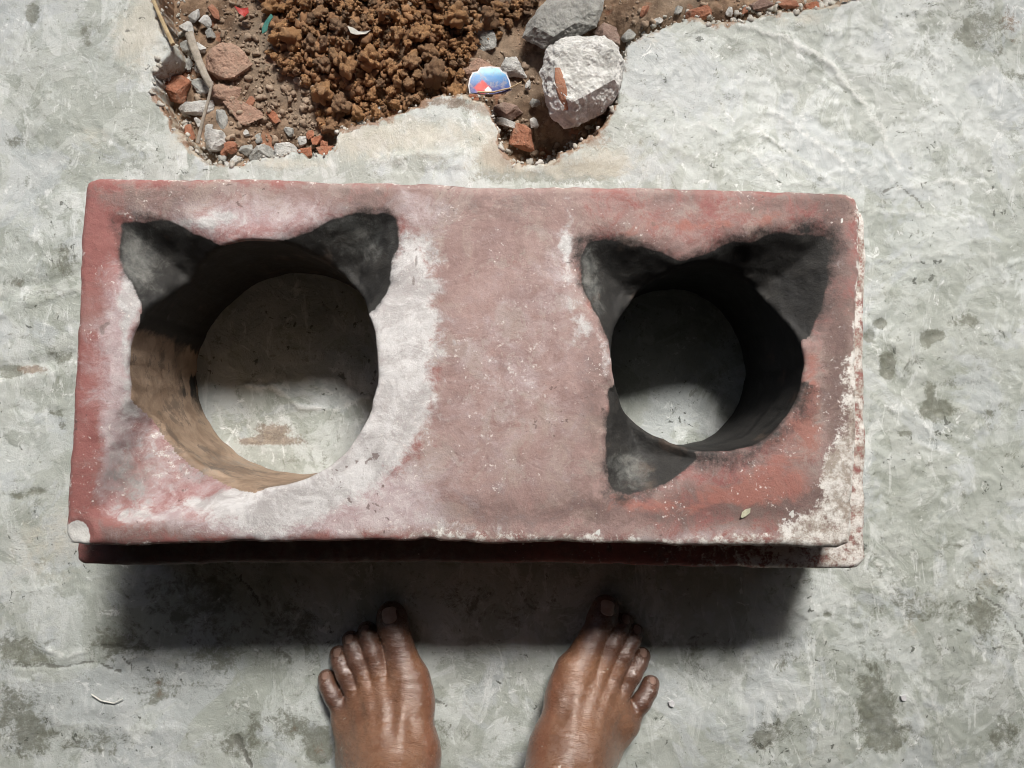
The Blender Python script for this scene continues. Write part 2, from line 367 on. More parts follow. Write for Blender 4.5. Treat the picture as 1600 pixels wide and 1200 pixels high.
def axis(lo, hi, step, far):
    a = list(np.arange(lo, hi + step / 2, step)); s = step; x = a[-1]
    while x < far: s *= 1.25; x += s; a.append(x)
    s = step; x = a[0]; pre = []
    while x > -far: s *= 1.25; x -= s; pre.append(x)
    return np.array(pre[::-1] + a)
def grid(ax, ay):
    X, Y = np.meshgrid(ax, ay, indexing='ij'); nx, ny = X.shape
    i = np.arange(nx * ny).reshape(nx, ny)
    F = np.stack([i[:-1, :-1], i[1:, :-1], i[1:, 1:], i[:-1, 1:]], -1).reshape(-1, 4)
    return X.ravel(), Y.ravel(), F

def soil_z(x, y):
    x = np.asarray(x, float); y = np.asarray(y, float)
    z = -.036 + .007 * fbm2(x, y, 14, 4, 41) + .003 * fbm2(x, y, 70, 3, 47)
    mx, my, _ = W(560, 20); z = z + .030 * np.exp(-(((x - mx) / .085) ** 2 + ((y - my) / .075) ** 2))
    mx, my, _ = W(360, 120); z = z + .012 * np.exp(-(((x - mx) / .05) ** 2 + ((y - my) / .06) ** 2))
    mx, my, _ = W(880, 215); z = z - .022 * np.exp(-(((x - mx) / .035) ** 2 + ((y - my) / .02) ** 2))
    mx, my, _ = W(1120, 0); z = z + .024 * np.exp(-(((x - mx) / .16) ** 2 + ((y - my) / .035) ** 2))
    return z

ax = axis(-.44, .52, .0028, 60); ay = axis(.2, .62, .0028, 60)
gx, gy, gf = grid(ax, ay)
fade = smooth(2.5, 1.0, np.hypot(gx, gy))
gz = np.where(fade > 0, soil_z(gx, gy) * fade, 0) - .06 * (1 - fade)
gz = np.where(pit_sdf(gx, gy) > .012, np.minimum(gz, -.05), gz)
link('ground', mesh_np('ground', np.stack([gx, gy, gz], 1), gf, [M_SOIL]), kind='structure')

def floor_surface():
    ax = axis(-.62, .62, .002, 3.2); ay = axis(-.46, .50, .002, 3.2)
    ay = ay[(ay > -1.62) & (ay < .62)]
    x, y, F = grid(ax, ay)
    wx = x + .02 * fbm2(x, y, 9, 3, 71); wy = y + .02 * fbm2(x, y, 9, 3, 72)
    z = .0030 * fbm2(x, y, 6, 3, 1) + .0009 * fbm2(wx, wy, 26, 3, 2)
    right = smooth(.05, .35, x)
    def ridged(u, v, f, seed): return 1 - np.abs(fbm2(u, v, f, 3, seed))
    ca, sa = math.cos(-.85), math.sin(-.85); u = wx * ca + wy * sa; v = -wx * sa + wy * ca
    r1 = ridged(u * .32, v, 34, 3) ** 6; r2 = ridged(u * .4, v, 70, 4) ** 6
    ca, sa = math.cos(.12), math.sin(.12); u = wx * ca + wy * sa; v = -wx * sa + wy * ca
    r3 = ridged(u * .22, v, 24, 6) ** 6
    gate = smooth(-.1, .5, fbm2(x, y, 8, 3, 7))
    q1 = x + .012 * fbm2(x, y, 40, 3, 171); q2 = y + .012 * fbm2(x, y, 40, 3, 172)
    r4 = ridged(q1, q2, 55, 173) ** 5; flake = smooth(-.05, .12, fbm2(q1, q2, 22, 4, 174))
    z += .0007 * r1 * (.35 + .65 * right) * gate + .0007 * r2 * (.2 + .8 * right) + .0006 * r3 * (1 - right) * gate + .0008 * r4 * right + .0006 * flake
    ridge = .25 * (r1 * gate * right) + .2 * r2 * right + .2 * r4 * right
    crack = np.zeros_like(x); dirt = np.zeros_like(x); brown = np.zeros_like(x); cream = np.zeros_like(x)
    # trowel ridges and folds (px polyline, width m, height m)
    for P, w, h, rm in [([(0, 470), (60, 440), (125, 424)], .006, -.003, 0), ([(0, 488), (60, 466), (118, 450)], .004, .0028, .3), ([(0, 600), (60, 588), (118, 578)], .007, .003, .2),
                    ([(0, 572), (60, 566), (115, 556)], .006, -.003, 0), ([(0, 642), (110, 640)], .003, -.0015, 0), ([(1155, 38), (1230, 60), (1290, 95), (1335, 140), (1372, 195), (1405, 262)], .0035, .0032, .9),
                    ([(1240, 50), (1300, 90), (1350, 150), (1380, 200)], .004, -.002, 0), ([(1205, 172), (1290, 230), (1352, 288)], .003, .0028, .8), ([(1090, 190), (1160, 230), (1212, 276)], .003, .0022, .6),
                    ([(1180, 200), (1245, 245), (1300, 292)], .0035, .0026, .6), ([(1130, 150), (1230, 168), (1300, 205)], .005, -.002, 0), ([(1010, 205), (1070, 240), (1120, 270)], .004, .002, .4),
                    ([(1255, 905), (1275, 955), (1292, 1010)], .0022, .0014, .6), ([(1370, 880), (1400, 940), (1430, 1000), (1440, 1070), (1470, 1130), (1500, 1180)], .0025, .002, .7),
                    ([(1385, 1040), (1395, 1090), (1400, 1140)], .002, .0018, .8), ([(1250, 900), (1310, 985), (1340, 1060)], .002, -.001, 0),
                    ([(385, 600), (420, 604), (452, 622), (478, 638), (520, 640), (580, 622)], .0026, .0035, 1.2), ([(488, 606), (520, 612), (552, 632)], .002, .002, .9), ([(560, 598), (580, 602)], .002, .001, .6),
                    ([(70, 1016), (105, 1024), (135, 1018)], .0025, .0028, .9), ([(190, 1030), (240, 1024), (285, 1040)], .003, .0022, .6), ([(90, 1130), (200, 1142), (320, 1140)], .004, .002, .5),
                    ([(590, 255), (640, 240), (700, 245)], .004, .003, .5), ([(700, 215), (720, 245), (705, 270)], .004, .0025, .4), ([(620, 262), (660, 272), (720, 268)], .004, -.002, 0),
                    ([(1450, 130), (1480, 175), (1510, 205)], .003, .0018, .5), ([(1400, 300), (1460, 285), (1530, 290)], .003, .0018, .6), ([(1370, 330), (1450, 335), (1540, 350)], .003, .0015, .5),
                    ([(1380, 420), (1470, 395), (1560, 400)], .003, .0016, .4), ([(150, 190), (250, 250)], .004, .0015, .2), ([(20, 330), (110, 300)], .005, .0015, .2)]:
        P = W2(P); m = (x > P[:, 0].min() - .05) & (x < P[:, 0].max() + .05) & (y > P[:, 1].min() - .05) & (y < P[:, 1].max() + .05)
        xs = x[m] + .005 * fbm2(x[m], y[m], 60, 4, 31); ys = y[m] + .005 * fbm2(x[m], y[m], 60, 4, 33)
        g = np.exp(-(line_d(xs, ys, P) / w) ** 2); z[m] += .62 * h * g * np.clip(.55 + 1.1 * fbm2(x[m], y[m], 60, 3, 34), 0, 1.3); ridge[m] += rm * g
    for P, w in [([(20, 1040), (90, 1042), (152, 1034), (170, 1042), (188, 1050)], .0016), ([(160, 1009), (200, 1012)], .0012), ([(192, 1025), (205, 1040), (207, 1052)], .0013), ([(1530, 930), (1560, 945), (1580, 970), (1600, 1005)], .0018),
                 ([(1398, 288), (1425, 305), (1440, 325)], .0012), ([(375, 900), (395, 925), (405, 945)], .0015), ([(1380, 300), (1400, 292)], .001), ([(370, 1150), (385, 1180), (392, 1200)], .002),
                 ([(1170, 1150), (1190, 1172), (1205, 1160)], .001), ([(198, 52), (215, 54)], .001), ([(64, 148), (74, 160)], .001), ([(668, 1090), (700, 1105)], .001)]:
        P = W2(P); m = (x > P[:, 0].min() - .03) & (x < P[:, 0].max() + .03) & (y > P[:, 1].min() - .03) & (y < P[:, 1].max() + .03)
        xs = x[m] + .002 * fbm2(x[m], y[m], 120, 2, 35); ys = y[m] + .002 * fbm2(x[m], y[m], 120, 2, 36)
        g = np.exp(-(line_d(xs, ys, P) / w) ** 2); z[m] -= .001 * g; crack[m] += .9 * g
    def blot(arr, lst):
        for px, py, rx, ry, s in lst:
            cx, cy, _ = W(px, py); sx, sy = rx / 1600, ry / 1600
            m = (abs(x - cx) < 3 * sx) & (abs(y - cy) < 3 * sy)
            arr[m] += s * np.exp(-(((x[m] - cx) / sx) ** 2 + ((y[m] - cy) / sy) ** 2))
    blot(dirt, [(52, 18, 10, 18, 1.2), (135, 57, 14, 22, .45), (30, 222, 50, 14, .5), (62, 78, 12, 8, .4), (38, 80, 12, 5, .4), (83, 137, 12, 10, .5), (88, 258, 30, 12, .3), (212, 215, 26, 18, .35),
                (1358, 525, 10, 12, 1.3), (1376, 505, 12, 9, 1.2), (1388, 570, 11, 22, 1.6), (1447, 532, 12, 12, 1.3), (1465, 524, 12, 8, 1.3), (1465, 640, 24, 18, 1.4), (1415, 677, 16, 7, .7), (1545, 647, 20, 10, .55), (1455, 612, 12, 12, .6),
                (1510, 500, 30, 22, .45), (1480, 600, 60, 10, .4), (1505, 700, 12, 10, .5), (1582, 710, 14, 10, .5), (1535, 40, 60, 50, .55), (1508, 55, 18, 14, .5), (1590, 120, 40, 20, .35), (1390, 80, 30, 30, .2),
                (1365, 1115, 28, 55, .9), (1400, 1150, 40, 30, .45), (1230, 1140, 40, 30, .4), (1190, 1155, 26, 20, .5), (1430, 940, 60, 30, .4), (1530, 960, 40, 60, .4), (1560, 1150, 30, 20, .5), (1480, 850, 60, 30, .25),
                (1236, 1030, 60, 26, .35), (1080, 1060, 40, 30, .35), (700, 1150, 40, 26, .4), (500, 1165, 22, 26, 1.4), (460, 1135, 36, 26, .45), (240, 1080, 40, 26, .55), (140, 1160, 80, 26, .5), (20, 1110, 40, 60, .6), (50, 1150, 20, 40, .5),
                (60, 767, 14, 8, .8), (28, 773, 16, 8, .6), (20, 1010, 40, 22, .6), (60, 1030, 26, 10, .6), (180, 1010, 60, 30, .45), (340, 1030, 30, 22, .5), (365, 1165, 50, 40, .4), (250, 930, 80, 60, .3), (340, 930, 40, 60, .35), (450, 970, 60, 60, .35),
                (25, 440, 22, 10, .7), (15, 580, 20, 10, 1.4), (90, 460, 26, 8, .35), (90, 645, 22, 8, .5), (97, 663, 10, 8, .7), (110, 410, 26, 22, .5), (100, 560, 26, 14, .55),
                (905, 270, 60, 18, .95), (770, 258, 34, 26, .85), (835, 275, 40, 10, .7), (730, 165, 36, 20, .35), (980, 220, 30, 40, .35), (700, 250, 14, 14, .4), (1000, 150, 40, 30, .25), (1115, 240, 30, 12, .3),
                (1120, 880, 60, 30, .3), (1250, 920, 30, 30, .3), (820, 950, 80, 40, .3), (700, 930, 80, 40, .3), (1090, 1010, 40, 30, .35), (1290, 960, 14, 6, .5)])
    dirt *= 1.15; cl_ = fbm2(x, y, 5, 4, 191); dirt += .18 * smooth(-.05, .45, cl_) * smooth(.05, -.25, y)  # dirt smears towards the front, also painted to break up the block's shadow
    blot(brown, [(48, 577, 26, 10, .9), (430, 675, 34, 18, .85), (400, 690, 46, 7, .7), (470, 690, 14, 10, .5), (90, 222, 14, 12, .5), (85, 262, 24, 8, .4), (25, 440, 16, 6, .4), (1390, 555, 8, 8, .3), (245, 1075, 24, 18, .45),
                 (500, 1170, 14, 16, .5), (460, 1140, 20, 10, .35), (790, 240, 40, 30, .9), (830, 250, 30, 12, .8), (750, 170, 40, 26, .6), (690, 160, 30, 10, .55), (940, 215, 40, 26, .55), (1580, 35, 30, 40, .5), (975, 90, 10, 50, .45)])
    blot(cream, [(215, 70, 50, 55, .7), (230, 20, 30, 40, .6), (150, 215, 30, 18, .4), (650, 210, 90, 36, .75), (560, 225, 50, 26, .7), (450, 255, 90, 14, .55), (860, 262, 120, 20, .7), (760, 215, 40, 50, .5), (960, 240, 50, 40, .5), (1250, 30, 80, 14, .5),
                 (1010, 60, 40, 30, .4), (280, 215, 24, 30, .4), (1420, 985, 20, 20, .45), (120, 830, 60, 50, .4), (60, 870, 60, 60, .4), (1540, 900, 50, 60, .3), (1300, 1170, 60, 30, .25)])  # creamy rim cement; warm sunlit patches are painted in with it
    z += -.0012 * dirt
    polish = np.zeros_like(x); blot(polish, [(1180, 130, 190, 140, 1.0), (1060, 90, 120, 90, .5), (1250, 240, 120, 60, .5), (640, 220, 120, 40, .4), (60, 350, 140, 160, .3), (120, 230, 120, 80, .3)]); polish = np.clip(polish, 0, 1)
    s = pit_sdf(x, y)
    # the rim sags, then breaks off steeply into the soil
    z += .0012 * smooth(.014, .002, s) * fbm2(x, y, 60, 3, 61)
    prof = smooth(.0006, -.0032, s)
    z = z * (1 - prof) + prof * (-.052)
    edge = smooth(.010, -.002, s + .004 * fbm2(x, y, 45, 3, 62)) * (.55 + .5 * (fbm2(x, y, 18, 2, 63) > 0))
    # seat of the stove is level
    keep = (s.reshape(-1)[F].max(1) > -.012)
    F = F[keep]; used = np.unique(F); re = np.full(len(x), -1); re[used] = np.arange(len(used)); F = re[F]
    V = np.stack([x, y, z], 1)[used]
    A = dict(ridge=ridge, crack=crack, dirt=dirt, brown=brown, cream=cream, edge=edge, polish=polish)
    return mesh_np('floor', V, F, [M_FLOOR], {k: v[used] for k, v in A.items()})
link('floor', floor_surface(), kind='structure')

def prism(name, poly, z0, z1, mat):
    n = len(poly); bm = bmesh.new()
    lo = [bm.verts.new((p[0], p[1], z0)) for p in poly]; hi = [bm.verts.new((p[0], p[1], z1)) for p in poly]
    bm.faces.new(hi); bm.faces.new(lo[::-1])
    for i in range(n): bm.faces.new((lo[i], lo[(i + 1) % n], hi[(i + 1) % n], hi[i]))
    bmesh.ops.recalc_face_normals(bm, faces=bm.faces)
    me = bpy.data.meshes.new(name); bm.to_mesh(me); bm.free(); me.materials.append(mat); return me
# out of view: overhead slab and walls, added and shaped to cut sun and sky
ROOF_Z = 2.8; OFF = Vector((SDIR.x, SDIR.y)) * (ROOF_Z / SDIR.z)
eave = [(-3400, 850), (-220, 870), (100, 1110), (280, 1260), (420, 1300), (900, 1310), (1300, 1280), (1490, 1170), (1660, 1020), (1820, 870), (4800, 850)]
EW = [(Vector(W(a, b)[:2]) + OFF) for a, b in eave]
link('roof', prism('roof', [(EW[0].x, -1.55), (EW[-1].x, -1.55)] + [tuple(v) for v in EW[::-1]], ROOF_Z, ROOF_Z + .06, M_ROOF), kind='structure')  # added out of view, its edge shaped to cut the sun
link('wall', prism('wall', [(-1.5, .5), (-1.62, .5), (-1.62, -1.55), (1.72, -1.55), (1.72, .5), (1.6, .5), (1.6, -1.43), (-1.5, -1.43)], -.06, ROOF_Z - .002, M_WALL), kind='structure')  # added out of view to hold back side and rear sky light
# another unseen wall, added to block the low sky light
link('yard_wall', prism('yard_wall', [(-6, 2.6), (6, 2.6), (6, 2.75), (-6, 2.75)], -.06, 2.5, M_WALL), kind='structure')

# ------------------------------------------------------------------ the stove
ZT = .15
TOP = [(131, 292), (134, 283), (145, 278), (400, 279), (600, 284), (800, 289), (1000, 292), (1200, 297), (1322, 301), (1340, 307), (1347, 325), (1343, 450), (1338, 650), (1334, 832), (1328, 850), (1312, 857), (1150, 854),
       (1000, 851), (850, 848), (700, 848), (400, 850), (130, 854), (108, 851), (99, 836), (104, 770), (112, 640), (118, 530), (126, 380)]
LEDGE = [(142, 312), (1346, 330), (1351, 345), (1352, 600), (1351, 872), (1340, 884), (1320, 887), (850, 881), (400, 881), (130, 884), (118, 876), (117, 860), (130, 600)]
HL, RL = (399, 568), .0968
HR, RR = (1110, 557), .0768
LOBES = [  # outline on the top face, hole index, depth at tip, depth at the hole
    ([(173, 342), (182, 336), (215, 335), (260, 346), (310, 372), (350, 390), (380, 470), (300, 520), (228, 505), (222, 470), (196, 430), (180, 390)], 0, .010, .048),
    ([(440, 380), (475, 366), (520, 345), (575, 327), (600, 326), (616, 336), (621, 352), (618, 390), (604, 440), (580, 480), (520, 480), (460, 430)], 0, .012, .044),
    ([(163, 803), (155, 792), (155, 770), (170, 705), (188, 655), (210, 622), (280, 640), (340, 700), (400, 760), (320, 788), (250, 804), (190, 810)], 0, .012, .034),
    ([(905, 385), (910, 374), (925, 371), (980, 379), (1035, 398), (1068, 414), (1060, 480), (1000, 530), (962, 535), (940, 490), (915, 440), (906, 405)], 1, .012, .048),
    ([(1070, 412), (1105, 402), (1150, 381), (1220, 366), (1285, 360), (1300, 363), (1299, 405), (1287, 460), (1264, 520), (1210, 520), (1130, 470)], 1, .012, .050),
    ([(957, 610), (1000, 620), (1040, 660), (1085, 716), (1050, 747), (1005, 770), (975, 779), (955, 774), (949, 755), (951, 690)], 1, .012, .036)]
def stove_mesh():
    h = .002; x = np.arange(-.37, .345, h); y = np.arange(-.145, .215, h); z = np.arange(-.006, .162, h)
    X, Y = np.meshgrid(x, y, indexing='ij')
    wob = .0022 * fbm2(X, Y, 14, 3, 81) + .0010 * fbm2(X, Y, 80, 3, 82) + .0012 * smooth(.35, .75, fbm2(X, Y, 42, 3, 89))
    d = poly_sdf(X, Y, W2(TOP, ZT)) + wob; dl = poly_sdf(X, Y, W2(LEDGE, .104)) + wob
    Z = z[None, None, :]
    def ext(d2, z0, z1, r):
        c, hh = (z0 + z1) / 2, (z1 - z0) / 2
        a = d2[:, :, None] + r; b = np.abs(Z - c) - hh + r
        return np.minimum(np.maximum(a, b), 0) + np.hypot(np.maximum(a, 0), np.maximum(b, 0)) - r
    top_w = (.0010 * fbm2(X, Y, 16, 3, 83) + .0004 * fbm2(X, Y, 90, 2, 84))[:, :, None]
    S = ext(d, .116, ZT, .006) + top_w
    S = smin(S, ext(d + .006, .0, .125, .003), .003)
    S = smin(S, ext(dl, .0, .106, .005) + top_w, .003)
    cut = np.full(S.shape, 1e3); dig = np.full(S.shape, 1e3)
    Cs = [W(*HL, ZT), W(*HR, ZT)]; Rs = [RL, RR]
    for c, R in zip(Cs, Rs):
        ang = np.arctan2(Y - c[1], X - c[0])
        rad = np.hypot(X - c[0], Y - c[1]) - R + .0016 * np.sin(3 * ang + 1) + .0012 * fbm2(X, Y, 30, 3, 85)
        cut = np.minimum(cut, rad[:, :, None] + 0 * Z)
    for P, hi, d0, d1 in LOBES:
        c = Cs[hi]; R = Rs[hi]; PW = W2(P, ZT); rr = np.hypot(X - c[0], Y - c[1])
        rt = np.hypot(PW[:, 0] - c[0], PW[:, 1] - c[1]).max()
        t = np.clip((rt - rr) / (rt - R), 0, 1.3); fl = ZT - (d0 + (d1 - d0) * t)
        p2 = poly_sdf(X, Y, PW) + .0012 * fbm2(X, Y, 40, 3, 86)
        k = .008 if P[0] == (163, 803) else .030
        lean = .55 if P[0] == (163, 803) else .85
        L = smax((p2[:, :, None] + lean * np.maximum(ZT - Z, -.002) - .005) / (1 + lean * .4), (fl[:, :, None] - Z) * .85, k)
        dig = np.minimum(dig, L)
    S = smax(S, -dig, .009); S = smax(S, -cut, .0035)
    S += (.0028 * fbm2(X, Y, 42, 3, 87))[:, :, None] * smooth(.012, -.004, dig) + (.0014 * fbm2(X, Y, 70, 3, 187))[:, :, None] * smooth(.03, -.01, cut)
    # knocked-off corner
    cx, cy, _ = W(119, 836, ZT)
    ball = np.sqrt(((X - cx) ** 2 + (Y - cy) ** 2)[:, :, None] + (Z - (ZT + .030)) ** 2) - .0325 + (.0016 * fbm2(X, Y, 110, 3, 88))[:, :, None]
    S = smax(S, -ball, .0008)
    S[:, :, 0] = np.maximum(S[:, :, 0], .001)
    V, F = surface_nets(S, (x[0], y[0], z[0]), h)
    V[:, 2] = np.maximum(V[:, 2], -.004)
    return V, F
SV, SF = stove_mesh()
def stove_masks(V):
    x, y, z = V.T; wx = x + .006 * fbm2(x, y, 24, 3, 91); wy = y + .006 * fbm2(x, y, 24, 3, 92)
    top = smooth(ZT - .012, ZT - .004, z); A = {}; nz = fbm2(x, y, 45, 4, 93)
    def area(P, soft=.012, zz=ZT): return smooth(soft, -soft, poly_sdf(wx, wy, W2(P, zz)))
    def blob(px, py, rx, ry): cx, cy, _ = W(px, py, ZT); return np.exp(-(((wx - cx) / (rx / 1987)) ** 2 + ((wy - cy) / (ry / 1987)) ** 2))
    cl = W(*HL, ZT); cr = W(*HR, ZT)
    rl = np.hypot(x - cl[0], y - cl[1]); rr = np.hypot(x - cr[0], y - cr[1])
    al = np.degrees(np.arctan2(y - cl[1], x - cl[0])); ar = np.degrees(np.arctan2(y - cr[1], x - cr[0]))
    lob = np.zeros_like(x); lob_b = np.zeros_like(x); lob_r = np.zeros_like(x)
    for n, (P, hi, a, b) in enumerate(LOBES):
        m = smooth(.007, .001, poly_sdf(x, y, W2(P, ZT)))
        if n == 2: lob_b = np.maximum(lob_b, m)
        else: lob = np.maximum(lob, m * smooth(ZT - .0015, ZT - .006, z))
    below = smooth(ZT - .004, ZT - .010, z)
    inl = (rl < RL + .004) & (z < ZT - .004); inr = (rr < RR + .004) & (z < ZT - .004)
    A['dust'] = np.clip(.38 + .22 * smooth(600, 700, 759 + x * 1987) - .35 * smooth(225, 150, 759 + x * 1987) + .55 * area([(640, 300), (900, 305), (905, 370), (890, 400), (955, 520), (955, 640), (945, 770), (1000, 830), (640, 840), (560, 830), (680, 700), (690, 420)], .02) + .5 * area([(150, 285), (900, 295), (900, 340), (150, 330)], .01) + .35 * area([(1270, 540), (1340, 500), (1335, 850), (1240, 850)], .02), 0, 1) * top
    A['dark'] = np.clip(.55 * blob(240, 305, 120, 22) + .75 * area([(150, 815), (520, 812), (520, 842), (160, 846)], .007) + .75 * blob(1310, 540, 44, 280) + .5 * blob(1200, 780, 200, 50) + .5 * blob(930, 640, 30, 160) + .4 * blob(720, 800, 160, 40) + .4 * blob(780, 330, 160, 30) + .5 * blob(1230, 320, 120, 26) + .45 * blob(1160, 800, 120, 30) + .35 * blob(900, 800, 200, 30) + .5 * blob(560, 310, 60, 20) + .45 * blob(185, 620, 30, 140) + .4 * blob(1060, 300, 60, 14), 0, 1) * smooth(.09, .11, z)
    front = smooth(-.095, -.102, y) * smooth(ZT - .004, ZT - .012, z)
    A['dark'] = np.maximum(A['dark'], front * (.35 + .6 * smooth(.10, -.05, x) * smooth(.335, .30, -x)))  # front face darkened in colour to paint in its shade
    A['rust'] = np.clip(.75 * blob(1170, 770, 120, 30) + .65 * blob(1230, 700, 60, 60) + .6 * blob(1030, 790, 60, 20) + .6 * blob(1090, 350, 110, 14) + .5 * blob(975, 365, 40, 10) + .5 * blob(1265, 590, 20, 80) + .45 * blob(1280, 340, 100, 10) + .55 * blob(965, 660, 26, 40) + .5 * blob(920, 460, 10, 40), 0, 1) * smooth(ZT - .03, ZT - .01, z)
    A['haze_wash'] = np.clip(.75 * blob(185, 560, 22, 130) + .75 * blob(420, 820, 200, 16) + .9 * blob(560, 790, 100, 40) + .5 * blob(400, 335, 140, 20) + .55 * blob(650, 330, 50, 40) + .45 * blob(880, 420, 30, 60) + .5 * blob(180, 690, 20, 60) + .45 * blob(640, 780, 60, 60) + .35 * blob(800, 600, 120, 200) + .4 * blob(1080, 840, 200, 14), 0, 1) * smooth(ZT - .02, ZT - .006, z)
    ring = smooth(.050, .006, rl - RL + .012 * fbm2(x, y, 22, 3, 95))
    sect = np.maximum(smooth(-118, -98, al) * smooth(46, 30, al), .0)
    A['white'] = np.clip(1.15 * area([(618, 372), (680, 375), (678, 480), (672, 560), (655, 660), (640, 705), (575, 760), (520, 790), (420, 830), (330, 800), (350, 770), (450, 765), (560, 690), (590, 600), (585, 500), (600, 440)], .020) * .52 + .35 * blob(640, 470, 26, 60) + .35 * blob(625, 620, 22, 50) + .3 * blob(560, 730, 60, 30) + .5 * ring * sect + .35 * blob(630, 560, 75, 200) + .3 * blob(480, 790, 130, 60) + .8 * area([(200, 400), (232, 440), (222, 480), (205, 520), (200, 600), (204, 650), (185, 650), (190, 520), (186, 440)], .007)
                         + .75 * blob(330, 345, 70, 12) + .7 * blob(230, 720, 45, 60) + .45 * blob(300, 770, 60, 26) + .5 * blob(885, 380, 14, 30) + .45 * blob(890, 405, 10, 60) + .5 * blob(905, 510, 20, 40) + .55 * blob(940, 560, 14, 60) + .35 * blob(210, 790, 40, 20) + .3 * blob(700, 830, 120, 12), 0, 1.1) * smooth(ZT - .022, ZT - .012, z)
    A['crust'] = np.clip(.66 * area([(1318, 560), (1352, 540), (1352, 890), (1200, 860), (1215, 820), (1290, 780), (1300, 690)], .012) + .55 * area([(640, 832), (1200, 836), (1200, 862), (640, 850)], .006) + .6 * blob(1300, 740, 30, 40) + .5 * area([(1338, 300), (1356, 300), (1356, 900), (1335, 900)], .003) + .42 * blob(240, 700, 60, 70) + .35 * blob(330, 830, 160, 10) + .25 * blob(800, 560, 130, 200), 0, 1) * smooth(.09, .1, z) * (1 - .9 * front)
    rim = smooth(-.007, -.001, poly_sdf(x, y, W2(TOP, ZT))) * smooth(.128, .135, z); A['crust'] = np.maximum(A['crust'], .36 * rim)
    A['crust'] = np.maximum(A['crust'], .62 * smooth(.115, .108, z) * smooth(.05, .28, x))
    # inside of the left fire hole: bare clay left and front, soot elsewhere, widened to deepen the shade
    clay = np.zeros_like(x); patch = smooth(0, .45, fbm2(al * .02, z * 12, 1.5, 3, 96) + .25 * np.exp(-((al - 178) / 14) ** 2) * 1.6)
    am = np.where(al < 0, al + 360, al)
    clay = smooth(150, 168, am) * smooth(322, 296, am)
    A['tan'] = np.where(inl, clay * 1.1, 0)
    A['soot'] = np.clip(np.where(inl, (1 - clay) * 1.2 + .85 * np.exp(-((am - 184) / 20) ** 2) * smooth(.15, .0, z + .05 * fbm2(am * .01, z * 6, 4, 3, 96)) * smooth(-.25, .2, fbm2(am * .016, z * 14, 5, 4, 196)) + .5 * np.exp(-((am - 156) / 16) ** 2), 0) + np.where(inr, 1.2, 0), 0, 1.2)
    A['soot'] = np.clip(A['soot'] + lob * 1.05 * (1 - np.where(inl | inr, 1, 0)), 0, 1.2)
    soot_halo = smooth(.035, .0, rr - RR + .008 * fbm2(x, y, 30, 3, 97)) * np.where((ar < -15) & (ar > -100), 1, .35)  # soot spread around the smaller hole, heaviest at its lower right
    A['soot'] = np.maximum(A['soot'], .60 * soot_halo * top)
    for n_, wd, am_ in ((0, .012, .50), (1, .013, .50), (3, .018, .56), (4, .024, .60), (5, .015, .56)):
        A['soot'] = np.maximum(A['soot'], am_ * top * smooth(wd, -.001, poly_sdf(x, y, W2(LOBES[n_][0], ZT)) + .004 * nz))
    up = smooth(.010, .0, poly_sdf(x, y, W2(LOBES[4][0], ZT))) * top; A['soot'] = np.maximum(A['soot'], .6 * up)
    A['soot'] = np.maximum(A['soot'], .45 * top * smooth(.006, 0, poly_sdf(x, y, W2(LOBES[3][0], ZT))))
    A['ash'] = lob * np.clip(.12 + .55 * blob(200, 410, 36, 60) + .45 * blob(550, 365, 60, 36) + .5 * blob(926, 430, 22, 60) - .25 * smooth(.13, .2, x) + .45 * blob(990, 730, 40, 40) + .35 * blob(1230, 430, 60, 40), 0, 1) + .5 * lob_b * blob(180, 760, 40, 60) + .4 * lob_b * blob(300, 740, 80, 60)  # grey deposit in the notches, with their lit sides painted lighter
    A['ash'] = np.maximum(A['ash'], .5 * front * smooth(.33, .29, -x) * smooth(.08, -.06, x))  # front face greyed as part of its painted shade
    A['haze_wash'] = np.clip(A['haze_wash'] + .45 * smooth(.06, .01, rl - RL) * top + .5 * lob_b, 0, 1)
    A['white'] = np.clip(A['white'] - .15 * smooth(.004, .02, poly_sdf(x, y, W2(LOBES[2][0], ZT))) * smooth(-.2, -.28, x) * smooth(-.02, -.06, y) + .2 * lob_b, 0, 1.1)
    cx, cy, _ = W(119, 836, ZT); rc = np.hypot(x - cx, y - cy); chip = smooth(.0120, .0095, rc + .0015 * fbm2(x, y, 150, 2, 98)) * smooth(ZT - .006, ZT - .004, z)
    for px, py, r in [(1342, 322, 4.5), (1316, 345, 3), (1238, 803, 5), (1330, 820, 6), (935, 832, 5), (1225, 812, 3)]:
        cx, cy, _ = W(px, py, ZT); chip = np.maximum(chip, smooth(r / 1987 + .0008, r / 1987 - .0008, np.hypot((x - cx) * 1.2, y - cy) + .0006 * fbm2(x, y, 300, 2, 99)) * top)
    A['chip'] = chip
    cr_ = np.zeros_like(x)
    for P, w in [([(622, 390), (640, 396), (652, 388), (664, 386)], .0004), ([(652, 392), (648, 420), (646, 445)], .0004), ([(158, 515), (168, 505)], .0018), ([(160, 520), (158, 512)], .002),
                 ([(1020, 348), (1021, 352)], .0016)]:
        cr_ = np.maximum(cr_, np.exp(-(line_d(x + .0008 * fbm2(x, y, 200, 2, 101), y, W2(P, ZT)) / w) ** 2) * top)
    A['crack'] = cr_
    return A
stove = link('clay_stove', None, loc=(0, 0, 0), label='red painted two-burner clay stove block with two round fire holes and worn whitish top', cat='stove')
